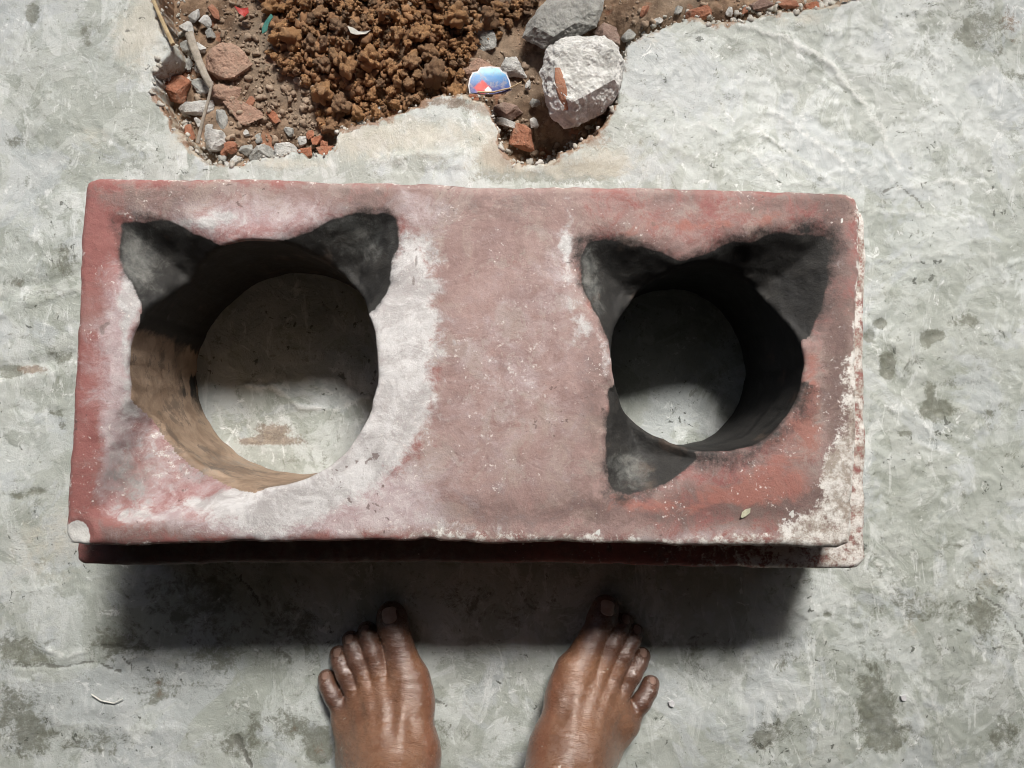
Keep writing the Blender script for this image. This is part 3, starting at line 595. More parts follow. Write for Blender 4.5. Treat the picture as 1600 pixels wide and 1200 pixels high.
def stove_parts():
    A = stove_masks(SV); full = mesh_np('whole', SV, SF); N = np.empty(len(SV) * 3, np.float32); full.vertex_normals.foreach_get('vector', N); N = N.reshape(-1, 3); bpy.data.meshes.remove(full)
    c = SV[SF].mean(1); cl = W(*HL, ZT); cr = W(*HR, ZT); fn = N[SF].mean(1); wall = (np.abs(fn[:, 2]) < .45) & (c[:, 2] < ZT - .008)
    part = np.where(c[:, 2] > .113, 0, 1)
    part[(np.hypot(c[:, 0] - cl[0], c[:, 1] - cl[1]) < RL + .004) & wall] = 2
    part[(np.hypot(c[:, 0] - cr[0], c[:, 1] - cr[1]) < RR + .004) & wall] = 3
    for k, nm, lb in ((0, 'top_slab', None), (1, 'base', None), (2, 'fire_hole', 'larger fire hole with bare tan clay showing on its side'), (3, 'fire_hole', 'smaller fire hole blackened with soot all round')):
        F = SF[part == k]; u = np.unique(F); re = np.full(len(SV), -1); re[u] = np.arange(len(u))
        me = mesh_np(nm, SV[u], re[F], [M_STOVE], {q: v[u] for q, v in A.items()}); me.normals_split_custom_set_from_vertices(N[u])
        link(nm, me, stove, label=lb)
stove_parts()

# ------------------------------------------------------------------ the person's bare feet
def capsule(X, Y, Z, a, b, ra, rb, sz=1.0):
    a = np.array(a); b = np.array(b); d = b - a; L = d @ d + 1e-12
    t = np.clip(((X - a[0]) * d[0] + (Y - a[1]) * d[1] + (Z - a[2]) * d[2]) / L, 0, 1)
    return np.sqrt((X - a[0] - d[0] * t) ** 2 + (Y - a[1] - d[1] * t) ** 2 + ((Z - a[2] - d[2] * t) / sz) ** 2) - (ra + (rb - ra) * t)
LEFT = dict(
    toes=[[(611, 963, .0130, .0130), (614, 977, .0150, .0150), (622, 1005, .0195, .0140), (635, 1056, .024, .0195)],
          [(573, 986, .0085, .0082), (576, 998, .0155, .0092), (583, 1020, .0225, .0094), (600, 1072, .025, .0118)],
          [(548, 1000, .0080, .0078), (551, 1011, .0145, .0088), (559, 1031, .0210, .0093), (578, 1078, .023, .0115)],
          [(529, 1023, .0078, .0078), (532, 1034, .0135, .0088), (541, 1053, .0190, .0094), (560, 1094, .020, .0112)],
          [(510, 1060, .0075, .0074), (513, 1071, .0115, .0086), (521, 1087, .0155, .0092), (540, 1122, .0165, .0112)]],
    mets=[[(639, 1064, .024, .0195), (643, 1096, .030, .0180), (645, 1180, .048, .0220), (640, 1260, .077, .0235)],
          [(602, 1090, .026, .0145), (609, 1180, .053, .0220), (612, 1265, .084, .0275)],
          [(582, 1096, .023, .0145), (593, 1180, .044, .0230), (606, 1270, .078, .0280)],
          [(564, 1110, .020, .0145), (579, 1180, .033, .0230), (596, 1280, .066, .0300)],
          [(544, 1126, .0165, .0155), (563, 1190, .022, .0175), (586, 1290, .028, .0240)],
          [(640, 1120, .014, .0150), (650, 1200, .020, .0160), (640, 1330, .028, .0270)],
          [(600, 1330, .030, .0300), (606, 1365, .030, .0290)]],
    ankle=(613, 1285, .095), nails=[(609, 960, .0074, .0066), (571, 983, .0044, .0034), (546, 997, .0040, .0032), (527, 1019, .0038, .0030), (508, 1056, .0034, .0026)], ang=.22)
RIGHT = dict(
    toes=[[(946, 952, .0130, .0126), (941, 967, .0150, .0145), (928, 996, .0195, .0138), (903, 1046, .024, .0195)],
          [(975, 972, .0085, .0080), (969, 985, .0155, .0090), (957, 1008, .0225, .0093), (932, 1062, .025, .0118)],
          [(993, 989, .0080, .0076), (987, 1001, .0145, .0086), (975, 1022, .0210, .0092), (951, 1072, .023, .0115)],
          [(1003, 1025, .0078, .0075), (998, 1036, .0135, .0086), (987, 1054, .0190, .0092), (964, 1092, .020, .0112)],
          [(1017, 1069, .0075, .0076), (1013, 1080, .0115, .0087), (1003, 1096, .0155, .0093), (978, 1126, .0165, .0112)]],
    mets=[[(897, 1054, .024, .0195), (888, 1090, .030, .0180), (869, 1170, .048, .0220), (848, 1262, .077, .0235)],
          [(926, 1082, .026, .0145), (899, 1172, .053, .0225), (868, 1275, .084, .0275)],
          [(945, 1092, .023, .0145), (910, 1178, .044, .0225), (878, 1280, .078, .0280)],
          [(958, 1108, .020, .0145), (915, 1182, .033, .0215), (876, 1290, .066, .0300)],
          [(975, 1130, .0165, .0155), (927, 1190, .022, .0160), (884, 1295, .028, .0240)],
          [(880, 1110, .014, .0150), (858, 1190, .020, .0160), (840, 1330, .028, .0270)],
          [(862, 1340, .030, .0300), (858, 1368, .030, .0290)]],
    ankle=(866, 1292, .095), nails=[(949, 949, .0072, .0064), (978, 967, .0042, .0034), (996, 984, .0040, .0032), (1006, 1020, .0036, .0030), (1020, 1064, .0034, .0026)], ang=-.32)
def foot_field(D, X, Y, Z):
    S = None
    for ch in D['toes']:
        T = None; pts = [(W(a, b, c), r) for a, b, c, r in ch]
        for (p, r), (q, s) in zip(pts, pts[1:]):
            c = capsule(X, Y, Z, p, q, r * .95, s * .95); T = c if T is None else smin(T, c, .004)
        # pulp of the toe under the nail, knuckle ridge
        p, r = pts[0]; c = np.sqrt((X - p[0]) ** 2 + (Y - p[1]) ** 2 + ((Z - p[2] * .85) / .9) ** 2) - r * 1.04; T = smin(T, c, .004)
        S = T if S is None else smin(S, T, .0009)
    B = None
    for ch in D['mets']:
        pts = [(W(a, b, c), r) for a, b, c, r in ch]
        for (p, r), (q, s) in zip(pts, pts[1:]):
            c = capsule(X, Y, Z, p, q, r, s); B = c if B is None else smin(B, c, .015)
    a = W(*D['ankle']); sh = capsule(X, Y, Z, a, (a[0], a[1] - .025, .30), .036, .046)
    cf = capsule(X, Y, Z, (a[0], a[1] - .04, .22), (a[0], a[1] - .035, .34), .044, .052)
    kn = capsule(X, Y, Z, (a[0], a[1] - .02, .36), (a[0], a[1] - .005, .45), .048, .055)
    mal = np.minimum(capsule(X, Y, Z, (a[0] - .03, a[1] - .01, .075), (a[0] - .028, a[1] - .012, .09), .010, .012), capsule(X, Y, Z, (a[0] + .03, a[1] - .005, .08), (a[0] + .028, a[1] - .008, .1), .010, .012))
    B = smin(B, sh, .03); B = smin(B, cf, .03); B = smin(B, kn, .03); B = smin(B, mal, .012)
    S = smin(S, B, .0050)
    # tendons running to the toes
    for i, ch in enumerate(D['toes'][:4]):
        p = W(*ch[3][:3]); q = W(D['ankle'][0] + (8, 0, -4, -8)[i], D['ankle'][1], .09)
        p2 = (p[0], p[1], p[2] + ch[3][3] * (.78 if i else .66)); q2 = (q[0], q[1], .110 if i else .104)
        S = smin(S, capsule(X, Y, Z, p2, q2, .0022, .003), .008)
    return smax(S, .0012 - Z, .003)
def foot_parts(D):
    xs = [W(a, b, 0)[0] for ch in D['toes'] + D['mets'] for a, b, c, r in ch]; ys = [W(a, b, 0)[1] for ch in D['toes'] + D['mets'] for a, b, c, r in ch]
    h = .0016; x = np.arange(min(xs) - .03, max(xs) + .03, h); y = np.arange(min(ys) - .065, max(ys) + .025, h)
    def field(z):
        X, Y, Z = np.meshgrid(x, y, z, indexing='ij', sparse=True)
        return foot_field(D, X, Y, Z)
    # fine foot and shin in one grid (z spacing equal)
    h2 = .0034
    z = np.arange(-.004, .135, h)
    S = np.broadcast_to(field(z), (len(x), len(y), len(z))).copy()
    S += (.0003 * fbm2(*np.meshgrid(x, y, indexing='ij'), 120, 2, 55))[:, :, None]
    V, F = surface_nets(S, (x[0], y[0], z[0]), h)
    zz = np.arange(.10, .53, h2); x2 = np.arange(x[0] - .02, x[-1] + .02, h2); y2 = np.arange(y[0] - .02, y[-1], h2)
    X, Y, Z = np.meshgrid(x2, y2, zz, indexing='ij', sparse=True)
    return V, F, (x2, y2, zz, foot_field(D, X, Y, Z), h2)
def foot_masks(D, V):
    toe = np.zeros(len(V)); rud = np.zeros(len(V))
    for ch in D['toes']:
        P = np.array([W(a, b, c)[:2] for a, b, c, r in ch]); w = .016
        toe = np.maximum(toe, np.exp(-(line_d(V[:, 0], V[:, 1], P[:3]) / w) ** 2))
    P = np.array([W(a, b, c)[:2] for a, b, c, r in D['mets'][0]]); sgn = 1 if D is LEFT else -1
    rud = smooth(.006, .02, sgn * (V[:, 0] - np.interp(V[:, 1], P[::-1, 1], P[::-1, 0]))) * .9
    return dict(toe=toe, ruddy=rud)
def foot_top(D, x, y):
    zs = np.linspace(.045, .002, 120); f = np.stack([foot_field(D, x, y, np.full(x.shape, q)) for q in zs], 0)
    i = np.argmax(f < 0, 0); i = np.maximum(i, 1); j = np.arange(len(x)); a = f[i - 1, j]; b = f[i, j]
    return zs[i - 1] + (zs[i] - zs[i - 1]) * a / (a - b + 1e-12)
person = link('person', None, loc=W(745, 1200, 0), label='person standing barefoot with wet brown feet, toes pointing at the stove', cat='person')
PO = np.array(person.location)
for D in (LEFT, RIGHT):
    V, F, (x2, y2, zz, S2, h2) = foot_parts(D)
    # drop the open cap of the fine part and carry the shin on above it
    cz = .128; F = F[V[F][:, :, 2].max(1) < cz]
    S2 = np.broadcast_to(S2, (len(x2), len(y2), len(zz))).copy()
    V2, F2 = surface_nets(S2, (x2[0], y2[0], zz[0]), h2); F2 = F2[V2[F2][:, :, 2].min(1) > cz - .008]
    Vn = np.concatenate([V, V2]); Fn = np.concatenate([F, F2 + len(V)])
    used = np.unique(Fn); re = np.full(len(Vn), -1); re[used] = np.arange(len(used)); Vn = Vn[used]; Fn = re[Fn]
    leg = link('foot', mesh_np('foot', Vn - PO, Fn, [M_SKIN], foot_masks(D, Vn)), person)
    for (px, py, hw, hl) in D['nails']:
        c = W(px, py, .022 if hw > .005 else .014); n = 11
        u, v = np.meshgrid(np.linspace(-1, 1, n), np.linspace(-1, 1, n), indexing='ij'); u = u.ravel(); v = v.ravel()
        # rounded plate
        k = 1 / np.maximum(1, (np.abs(u) ** 2.6 + np.abs(v) ** 2.6) ** (1 / 2.6)); uu = u * k * hw; vv = v * k * hl
        ca, sa = math.cos(D['ang']), math.sin(D['ang'])
        X = c[0] + uu * ca - vv * sa; Y = c[1] + uu * sa + vv * ca
        zt = foot_top(D, X, Y); A_ = np.stack([uu, vv, uu * uu, np.ones_like(uu)], 1); sol = np.linalg.lstsq(A_, zt, rcond=None)[0]
        zt = .35 * zt + .65 * (A_ @ sol) + .0006 - .0006 * np.abs(u) ** 3
        top = np.stack([X, Y, zt], 1); bot = top - np.array([0, 0, .0016])
        i = np.arange(n * n).reshape(n, n); q = np.stack([i[:-1, :-1], i[1:, :-1], i[1:, 1:], i[:-1, 1:]], -1).reshape(-1, 4)
        ring = np.concatenate([i[:, 0], i[-1, 1:], i[-2::-1, -1], i[0, -2:0:-1]])
        sd = np.stack([ring, ring + n * n, np.roll(ring, -1) + n * n, np.roll(ring, -1)], 1)
        link('toenail', mesh_np('toenail', np.concatenate([top, bot]) - PO, np.concatenate([q, q[:, ::-1] + n * n, sd]), [M_NAIL if hw > .006 else M_NAILD]), leg)

# ------------------------------------------------------------------ rubble in the broken floor
def hull_rock(seed, dims, n=16, subdiv=3, rough=.06, outline=None):
    """angular broken lump: convex hull of scattered points, cut finer and roughened"""
    R = random.Random(seed); bm = bmesh.new(); pts = []
    if outline is not None:
        for (a, b) in outline:
            pts.append((a, b, R.uniform(-.15, .15) * dims[2])); pts.append((a * R.uniform(.55, .8), b * R.uniform(.55, .8), R.uniform(.3, .5) * dims[2])); pts.append((a * .7, b * .7, -.5 * dims[2]))
    else:
        for _ in range(n):
            v = Vector((R.gauss(0, 1), R.gauss(0, 1), R.gauss(0, 1))).normalized(); m = max(abs(v.x), abs(v.y), abs(v.z)) ** .45
            pts.append((v.x / m * dims[0] / 2, v.y / m * dims[1] / 2, v.z / m * dims[2] / 2))
    for p in pts: bm.verts.new(p)
    r = bmesh.ops.convex_hull(bm, input=bm.verts)
    junk = [g for g in r['geom_interior'] + r['geom_unused'] if isinstance(g, bmesh.types.BMVert)]
    bmesh.ops.delete(bm, geom=list(set(junk)), context='VERTS')
    for _ in range(subdiv):
        L = max(dims) / (2.2 * 2 ** _); es = [e for e in bm.edges if e.calc_length() > L]
        if es: bmesh.ops.subdivide_edges(bm, edges=es, cuts=1, use_grid_fill=True)
        bmesh.ops.triangulate(bm, faces=[f for f in bm.faces if len(f.verts) > 3])
    bmesh.ops.recalc_face_normals(bm, faces=bm.faces); bm.normal_update()
    P = np.array([v.co[:] for v in bm.verts]); N = np.array([v.normal[:] for v in bm.verts]); s = min(dims[0], dims[1])
    P = P + N * (rough * s * fbm3(P + seed * 1.7, 2.2 / s, 3, seed))[:, None] + N * (rough * .8 * s * (.4 - np.abs(fbm3(P - seed, 5 / s, 4, seed + 3))))[:, None] + N * (rough * .3 * s * fbm3(P + seed, 22 / s, 2, seed + 5))[:, None]
    F = np.array([[l.vert.index for l in f.loops] for f in bm.faces]) if not bm.verts.index_update() else None
    bm.free()
    return P, F
def rock(name, label, cat, mat, px, py, w, hgt, ang=0, seed=1, zr=.6, sink=.30, subdiv=3, rough=.06, group=None, outline=None, lift=0, n=16):
    """w, hgt: measured extent in photo pixels"""
    c = W(px, py, -.01); k = (CAM_H + .01) / FPX; dims = (w * k, hgt * k, min(w, hgt) * k * zr)
    ol = None
    if outline is not None: ol = [((a - px) * k, -(b - py) * k) for a, b in outline]
    P, F = hull_rock(seed, dims, n, subdiv, rough, ol)
    zb = float(soil_z(c[0], c[1])) + lift; z = max(zb + dims[2] * (.5 - sink), -.03)
    return link(name, mesh_np(name, P, F, [mat], smooth_shade=False), loc=(c[0], c[1], z), rot=(0, 0, ang), label=label, cat=cat, group=group)

big = rock('concrete_lump', 'big white lump of broken concrete with an orange brick streak', 'rubble', M_WHITE, 905, 132, 132, 145, seed=11, zr=.62, sink=.18, subdiv=6, rough=.06,
     outline=[(944, 61), (960, 78), (975, 103), (974, 128), (966, 152), (944, 178), (915, 194), (881, 206), (858, 196), (846, 160), (841, 120), (853, 90), (881, 69)], lift=.022)
from mathutils.bvhtree import BVHTree
def streak(parent, pa, pb, w, seed):
    me = parent.data; bv = BVHTree.FromPolygons([v.co for v in me.vertices], [tuple(p.vertices) for p in me.polygons]); o = np.array(parent.location); hits = []
    for t in (0, .25, .5, .75, 1):
        z = .02
        for _ in range(4):
            l = np.array(W(pa[0] + (pb[0] - pa[0]) * t, pa[1] + (pb[1] - pa[1]) * t, z)) - o; h = bv.ray_cast(Vector((l[0], l[1], .2)), Vector((0, 0, -1)))
            if h[0] is not None: z = h[0].z + o[2]
        if h[0] is not None: hits.append((h[0], h[1]))
    V, F, n = [], [], 9; R = random.Random(seed)
    for i, (p, nn) in enumerate(hits):                       # a rough lens of brick let into the concrete
        d = (hits[min(i + 1, len(hits) - 1)][0] - hits[max(i - 1, 0)][0]).normalized(); sd = d.cross(nn).normalized(); e = (.45, .9, 1, .8, .4)[i]
        for k in range(n):
            a = 2 * math.pi * k / n; q = p + sd * (w * e * math.cos(a) * R.uniform(.85, 1.1)) + nn * (w * .28 * e * math.sin(a) * R.uniform(.8, 1.1)); V.append(q[:])
    for i in range(len(hits) - 1):
        for k in range(n): F.append((i * n + k, i * n + (k + 1) % n, (i + 1) * n + (k + 1) % n, (i + 1) * n + k))
    m2 = bpy.data.meshes.new('brick_streak'); m2.from_pydata(V, [], F + [tuple(range(n))[::-1], tuple(range((len(hits) - 1) * n, len(hits) * n))]); m2.materials.append(M_BRICK)
    return link('brick_streak', m2, parent, label='orange brick streak let into the white concrete')
streak(big, (871, 106), (884, 172), .0058, 5)
rock('flat_stone', 'flat grey concrete slab piece lying behind the big white lump', 'rubble', M_GREY, 880, 28, 130, 80, seed=21, zr=.5, sink=.15, subdiv=5, rough=.05,
     outline=[(816, 56), (824, 34), (842, 10), (868, -14), (948, -18), (942, 14), (934, 38), (905, 52), (888, 62), (850, 73)], lift=.010)
RUB = [  # name, label, category, material, px, py, w, h, angle, seed, z-ratio, group
    ('brick_piece', 'dull red brown brick chunk beside the flat grey slab piece', M_BROWN, 951, 46, 42, 46, .3, 31, .7, None),
    ('stone', 'grey angular stone at the edge of the brown soil clods', M_GREY, 758, 50, 36, 40, .2, 32, .8, None),
    ('stone', 'white wedge shaped stone just above the printed scrap', M_WHITE, 806, 93, 48, 36, -.3, 33, .7, None),
    ('brick_piece', 'dusty pink brick slab lying behind the printed scrap', M_CLAYB, 752, 96, 62, 34, .2, 34, .5, None),
    ('stone', 'brown oblong stone just below the printed scrap', M_BROWN, 797, 163, 54, 26, -.25, 35, .7, None),
    ('stone', 'whitish pebble between the brown oblong stone and the orange brick chunk', M_WHITE, 790, 182, 34, 20, -.15, 36, .7, None),
    ('brick_piece', 'orange brick chunk beside the dark gap under the big white lump', M_BRICK, 820, 204, 54, 40, -.35, 37, .6, None),
    ('brick_piece', 'orange brick piece lying on soil along the floor edge right of the flat slab', M_BRICK, 1094, 19, 44, 24, .25, 38, .7, None),
    ('brick_piece', 'dark red brick bit half buried against the pale floor edge', M_BROWN, 1191, 8, 40, 20, .1, 39, .7, None),
    ('brick_piece', 'flat orange brick bit farthest along the floor edge from the big lump', M_BRICK, 1280, 0, 34, 16, .1, 41, .7, None),
    ('brick_piece', 'red brick bit between two others along the floor edge', M_BRICK, 1233, 4, 40, 16, -.1, 40, .7, None),
    ('stone', 'small grey stone between red brown brick chunk and pale floor edge', M_GREY, 985, 46, 26, 18, .3, 42, .8, None),
    ('brick_piece', 'large dusty pinkish brick slab lying flat in the soil', M_CLAYB, 353, 92, 82, 66, -.25, 43, .4, None),
    ('brick_piece', 'low dusty brick slab just below the large pinkish one', M_CLAYB, 352, 138, 60, 26, -.15, 44, .5, None),
    ('brick_piece', 'worn brick fragment embedded flat in grey brown dirt', M_CLAYB, 372, 168, 70, 34, -.4, 45, .35, None),
    ('brick_piece', 'orange brick end sticking out of the broken floor edge above a white stone', M_BRICK, 265, 127, 46, 46, .1, 46, .8, None),
    ('stone', 'bright white angular stone beside the orange brick end', M_WHITE, 298, 154, 58, 32, .12, 47, .8, None),
    ('stone', 'grey cement shard lying against the flat grey stick', M_GREY, 303, 124, 34, 26, -.6, 48, .5, None),
    ('stone', 'tall pale stone crossed by a thin dry twig', M_WHITE, 329, 208, 34, 46, .1, 49, .8, None),
    ('stone', 'thin grey shard beside the lower dry twig', M_GREY, 337, 174, 20, 42, .4, 50, .5, None),
    ('brick_piece', 'small brick bit beside the tall pale stone', M_BRICK, 352, 222, 26, 20, .3, 51, .7, None),
    ('stone', 'largest pale grey stone along the front edge of the hole', M_GREY, 402, 235, 46, 36, .2, 52, .7, None),
    ('stone', 'white angular stone with grey flank at the front edge of the hole', M_WHITE, 441, 227, 46, 30, -.1, 53, .8, None),
    ('stone', 'small pale stone between the tall pale and largest grey stones', M_GREY, 376, 224, 24, 20, .5, 54, .8, None),
    ('brick_piece', 'small square orange brick bit beside white angular stone', M_BRICK, 470, 228, 26, 20, .2, 55, .7, None),
    ('brick_piece', 'oblong orange brick piece tucked under the cream floor rim', M_BRICK, 506, 228, 44, 24, -.15, 56, .6, None),
    ('brick_piece', 'red brick shard standing in the grey brown dirt', M_BRICK, 419, 172, 16, 30, .6, 57, .6, None),
]
for nm, lb, mt, px, py, w, hh, an, sd, zr, gp in RUB:
    rock(nm, lb, 'brick' if 'brick' in nm else 'stone', mt, px, py, w, hh, an, sd, zr, subdiv=5 if w > 40 else 4, group=gp)
SMALL = [(280, 34, 24, 32), (281, 57, 22, 20), (300, 60, 18, 22), (466, 209, 16, 18), (445, 195, 22, 15), (359, 240, 24, 14), (587, 164, 28, 20), (561, 184, 28, 20), (526, 188, 22, 16), (540, 197, 18, 12), (606, 178, 18, 14), (318, 190, 18, 14),
         (300, 180, 16, 14), (338, 238, 18, 12), (310, 20, 20, 22), (298, 92, 18, 18), (282, 86, 20, 14), (345, 248, 16, 12), (420, 246, 16, 10), (318, 38, 16, 18), (292, 8, 26, 18), (772, 185, 14, 12), (838, 150, 18, 16), (836, 182, 14, 20), (828, 120, 18, 12), (395, 205, 18, 12), (376, 198, 16, 10), (1030, 30, 16, 12), (1060, 14, 18, 12), (1140, 18, 16, 12)]
for i, (px, py, w, hh) in enumerate(SMALL):
    rock('stone_chip', 'small pale stone chip lying loose among the rubble', 'stone', (M_WHITE, M_GREY, M_WHITE)[i % 3], px, py, w, hh, i * .7, 200 + i, .7, subdiv=2, group='pale stone chips in the broken floor')
SMALLB = [(489, 209, 22, 20), (478, 200, 16, 14), (592, 185, 32, 15), (612, 168, 26, 16), (377, 252, 20, 14), (340, 226, 18, 14), (325, 4, 30, 14), (285, 196, 18, 28), (384, 152, 22, 14), (500, 215, 14, 14), (740, 140, 18, 14), (1008, 14, 22, 16), (1165, 16, 18, 10)]
for i, (px, py, w, hh) in enumerate(SMALLB):
    rock('brick_chip', 'small red brick chip lying loose among the rubble', 'brick', M_BRICK, px, py, w, hh, i * .9, 300 + i, .6, subdiv=2, group='red brick chips in the broken floor')

# clods of dug-up soil
def ico(sub):
    bm = bmesh.new(); bmesh.ops.create_icosphere(bm, subdivisions=sub, radius=1)
    P = np.array([v.co[:] for v in bm.verts]); F = np.array([[v.index for v in f.verts] for f in bm.faces]); bm.free(); return P, F
def clod_shape(seed, sub):
    P, F = ico(sub); R = np.random.RandomState(seed); n = 34 if sub > 3 else 12
    c = R.normal(size=(n, 3)); c /= np.linalg.norm(c, axis=1)[:, None]; best = np.zeros(len(P)); D = R.uniform(.55, .88, n)
    for q, r, d in zip(c, R.uniform(.16, .36, n) if sub > 3 else R.uniform(.3, .5, n), D):          # crumbs stuck to a core
        t = P @ q * d; disc = t * t - (d * d - r * r); best = np.maximum(best, np.where(disc > 0, t + np.sqrt(np.maximum(disc, 0)), 0))
    rad = np.maximum(best, .60) * (1 + .16 * fbm3(P + seed, 4.5, 3, seed))
    return P * rad[:, None] * np.array([1, R.uniform(.7, 1), R.uniform(.65, .95)]), F
BIGC = [clod_shape(s, 4) for s in range(8)]; SMLC = [clod_shape(50 + s, 2) for s in range(10)]
CLODREG = W2([(390, -40), (860, -40), (800, 20), (735, 60), (728, 85), (716, 135), (660, 152), (615, 160), (560, 178), (505, 192), (480, 168), (498, 130), (440, 100), (410, 70), (420, 30)], 0)
rs = np.random.RandomState(4); spots = []
tries = 0
while len(spots) < 180 and tries < 20000:
    tries += 1; px = rs.uniform(380, 860); py = rs.uniform(-30, 195); x, y, _ = W(px, py)
    if poly_sdf(np.array([x]), np.array([y]), CLODREG)[0] > 0: continue
    r = (.0045 + .0100 * rs.rand() ** 1.7) * (1.1 if py < 140 else .85)
    if all((x - a) ** 2 + (y - b) ** 2 > (.75 * (r + q)) ** 2 for a, b, q in spots): spots.append((x, y, r))
bigme = [mesh_np('soil_clod', P, F, [M_CLOD]) for P, F in BIGC]
for i, (x, y, r) in enumerate(spots):
    o = link('soil_clod', bigme[i % 8], loc=(x, y, float(soil_z(x, y)) + r * .4 + rs.uniform(0, .011)), rot=(rs.uniform(0, 6), rs.uniform(0, 6), rs.uniform(0, 6)),
             label='crumbly orange brown clod in the heap of dug-up soil', cat='soil clod', group='clods of the soil heap')
    o.scale = (r, r, r)
n = 5600; h = n // 2
cx_ = np.concatenate([rs.uniform(330, 750, h), rs.uniform(250, 1330, h)]); cy_ = np.concatenate([rs.uniform(-60, 210, h), rs.uniform(-90, 255, h)])
xy = W2(list(zip(cx_, cy_))); heap = poly_sdf(xy[:, 0], xy[:, 1], CLODREG) < 0
ok = (pit_sdf(xy[:, 0], xy[:, 1]) < -.004) & (heap | (rs.rand(n) > .35)); xy = xy[ok]; heap = heap[ok]
cr = np.minimum(.0055, .0011 * rs.pareto(1.7, len(xy)) + .0011) * np.where(heap, 1.2, .8); sz = soil_z(xy[:, 0], xy[:, 1]) + cr * .3 + rs.uniform(0, .004, len(xy)) * heap
def strew(sel):
    Vs, Fs, off = [], [], 0
    for (x, y), r, z in zip(xy[sel], cr[sel], sz[sel]):
        P, F = SMLC[rs.randint(10)]; a = rs.uniform(0, 6.3); ca, sa = math.cos(a), math.sin(a)
        Vs.append(P @ np.array([[ca, -sa, 0], [sa, ca, 0], [0, 0, 1]]) * r + np.array([x, y, z])); Fs.append(F + off); off += len(P)
    return np.concatenate(Vs), np.concatenate(Fs)
link('soil_crumbs', mesh_np('soil_crumbs', *strew(heap), [M_CRUST]), label='loose orange brown crumbs filling the heap of dug-up soil', cat='soil', kind='stuff')
link('grit', mesh_np('grit', *strew(~heap), [M_GRIT]), label='grey brown grit strewn over the dirt around the soil heap', cat='grit', kind='stuff')

# cement that crumbled off the broken edge
rim = W2(list(zip(rs.uniform(225, 1340, 30000), rs.uniform(-40, 275, 30000)))); sd = pit_sdf(rim[:, 0], rim[:, 1])
rim = rim[(sd < .002 - .0 * sd) & (sd > -.016)][:1100]; sd = pit_sdf(rim[:, 0], rim[:, 1])
xy = rim; cr = np.minimum(.0042, .0007 * rs.pareto(1.6, len(xy)) + .0008)
sz = np.where(sd > -.0005, .0005, np.maximum(soil_z(xy[:, 0], xy[:, 1]) + cr * .3, -.046 + .040 * np.clip((sd + .006) / .006, 0, 1)))
link('cement_crumbs', mesh_np('cement_crumbs', *strew(np.ones(len(xy), bool)), [M_CRUMB]), label='pale crumbs of cement along the broken floor edge', cat='crumbs', kind='stuff')

# twigs and scraps
def tube(name, pts, r0, r1, mat, n=7, flat=1.0, **kw):
    pts = [Vector(p) for p in pts]; base = pts[0].copy(); V = []; F = []
    for i, p in enumerate(pts):
        d = (pts[min(i + 1, len(pts) - 1)] - pts[max(i - 1, 0)]).normalized(); s = d.cross(Vector((0, 0, 1))).normalized(); u = s.cross(d); r = r0 + (r1 - r0) * i / (len(pts) - 1)
        for k in range(n):
            a = 2 * math.pi * k / n; V.append((p + s * (r * math.cos(a)) + u * (r * flat * math.sin(a)) - base)[:])
    for i in range(len(pts) - 1):
        for k in range(n): F.append((i * n + k, i * n + (k + 1) % n, (i + 1) * n + (k + 1) % n, (i + 1) * n + k))
    me = bpy.data.meshes.new(name); L = len(pts)
    me.from_pydata(V, [], F + [tuple(range(n))[::-1], tuple(range((L - 1) * n, L * n))]); me.materials.append(mat)
    return link(name, me, loc=base, **kw)
def lay(pts, dz=.004):
    return [(lambda q: (q[0], q[1], (float(soil_z(q[0], q[1])) if isinstance(dz, tuple) else 0) + (dz[0] if isinstance(dz, tuple) else dz)))(W(*p, 0)) for p in pts]
tube('dry_stick', lay([(284, 36), (292, 60), (303, 88), (314, 110), (324, 127)], (.016,)), .0046, .0034, M_WOOD, flat=.45, label='flat grey weathered stick lying beside the large pinkish brick slab', cat='stick')
tube('dry_twig', lay([(243, 4), (252, 26), (263, 50), (274, 74)], .006), .0018, .0024, M_STRAW, label='brown twig lying along the broken floor edge above the orange brick end', cat='twig')
tube('dry_twig', lay([(334, 130), (328, 158), (319, 190), (311, 226)], .004), .0013, .0018, M_WOOD, label='thin pale twig crossing the tall pale stone', cat='twig')
tube('straw', lay([(746, 148), (770, 148), (795, 142), (815, 132)], .006), .0010, .0006, M_STRAW, n=5, label='thin straw lying across the bottom of the printed scrap', cat='straw')
tube('straw', lay([(145, 1083), (160, 1093), (180, 1097), (194, 1090)], .0030), .0007, .0005, M_PAPER, n=5, label='short pale curved straw on the shaded cement floor', cat='straw')

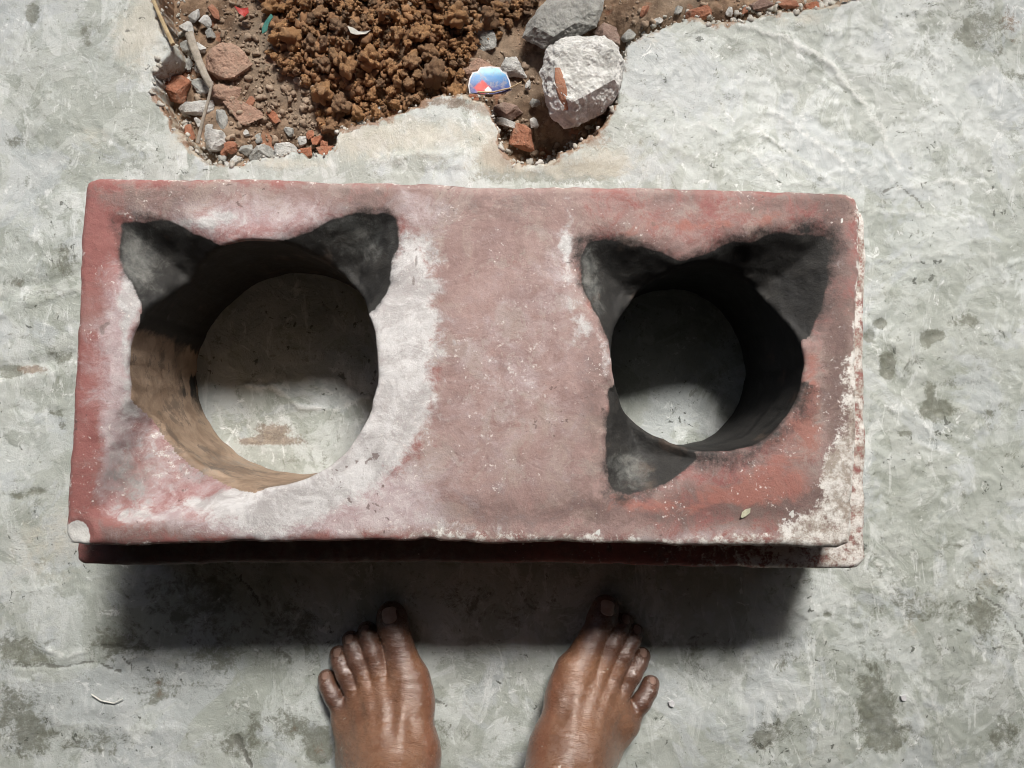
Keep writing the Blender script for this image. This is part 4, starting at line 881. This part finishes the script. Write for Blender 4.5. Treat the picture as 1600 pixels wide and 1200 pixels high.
def sheet(name, outline, px, py, z, mat, thick=.0006, curl=.0, tilt=(0, 0), **kw):
    """thin scrap with real thickness, slightly curled"""
    k = (CAM_H - z) / FPX; P = np.array([((a - px) * k, -(b - py) * k) for a, b in outline]); n = len(P)
    rings = [P * s for s in (1, .72, .4)]; V2 = np.concatenate(rings + [np.zeros((1, 2))])
    R = np.abs(V2).max()
    zz = curl * ((V2[:, 0] / R) ** 2 - .4 * (V2[:, 1] / R) ** 2) + V2[:, 0] * tilt[0] + V2[:, 1] * tilt[1]
    top = np.column_stack([V2, zz + thick]); bot = np.column_stack([V2, zz]); m = len(V2); F = []
    for r in range(2):
        for i in range(n): j = (i + 1) % n; F += [(r * n + i, (r + 1) * n + i, (r + 1) * n + j, r * n + j)]
    for i in range(n): F.append((2 * n + i, 3 * n, 2 * n + (i + 1) % n))
    F = F + [tuple(m + q for q in f[::-1]) for f in F] + [(i, (i + 1) % n, m + (i + 1) % n, m + i) for i in range(n)]
    bm = bmesh.new(); vs = [bm.verts.new(v) for v in np.concatenate([top, bot])]
    for f in F: bm.faces.new([vs[q] for q in f])
    bmesh.ops.recalc_face_normals(bm, faces=bm.faces); me = bpy.data.meshes.new(name); bm.to_mesh(me); bm.free(); me.materials.append(mat)
    par = kw.pop('parent', None); c = W(px, py, z)
    if par is not None: c = np.array(c) - np.array(par.location)
    return link(name, me, par, loc=c, **kw)
OUT = [(733, 148), (731, 136), (733, 124), (738, 114), (746, 112), (750, 105), (766, 103), (781, 105), (785, 111), (792, 115), (797, 127), (800, 142), (788, 147), (769, 149), (750, 149)]
scrap = sheet('printed_scrap', OUT, 766, 127, .002, M_BAND, .0008, .0015, label='scrap of printed plastic label, blue and red with white border', cat='scrap')
INN = [(766 + (a - 766) * .94, 127 + (b - 127) * .92) for a, b in OUT]
sheet('print', INN, 766, 127, .0032, M_PRINT, .0004, .0012, parent=scrap)
zt_ = float(soil_z(*W(419, 34)[:2]))
sheet('plastic_scrap', [(424, 22), (428, 28), (420, 38), (417, 48), (409, 52), (409, 44), (414, 34)], 418, 37, zt_ + .016, M_TEAL, .0006, .002, (.2, .1), label='teal scrap of plastic film lying on the soil', cat='scrap')
sheet('plastic_scrap', [(368, 12), (376, 14), (388, 12), (389, 20), (382, 26), (374, 22)], 379, 18, float(soil_z(*W(379, 18)[:2])) + .012, M_RED, .0006, .002, (-.2, .1), label='red scrap of plastic lying on the soil', cat='scrap')
sheet('paper_scrap', [(543, 42), (552, 44), (560, 50), (580, 50), (572, 54), (556, 54), (548, 52)], 560, 49, float(soil_z(*W(560, 49)[:2])) + .020, M_PAPER, .0006, .002, (.1, .2), label='pale curled scrap of paper on the soil clods', cat='scrap')
lf = sheet('dry_leaf', [(1156, 808), (1159, 800), (1165, 796), (1172, 794), (1171, 801), (1166, 806), (1160, 809)], 1164, 802, ZT + .0008, M_LEAF, .0005, .0015, label='tiny pale dried leaf on the stove top below the smaller fire hole', cat='leaf')
for i, (px, py, s) in enumerate([(1049, 1099, 5), (1411, 1090, 5), (1017, 961, 3)]):
    sheet('lime_flake', [(px - s, py - s * .6), (px + s * .3, py - s), (px + s, py - s * .2), (px + s * .7, py + s * .9), (px - s * .6, py + s * .7)], px, py, .0006, M_BAND, .0016, .0, label='tiny white lime flake lying on the cement floor', cat='flake', group='lime flakes on the floor')
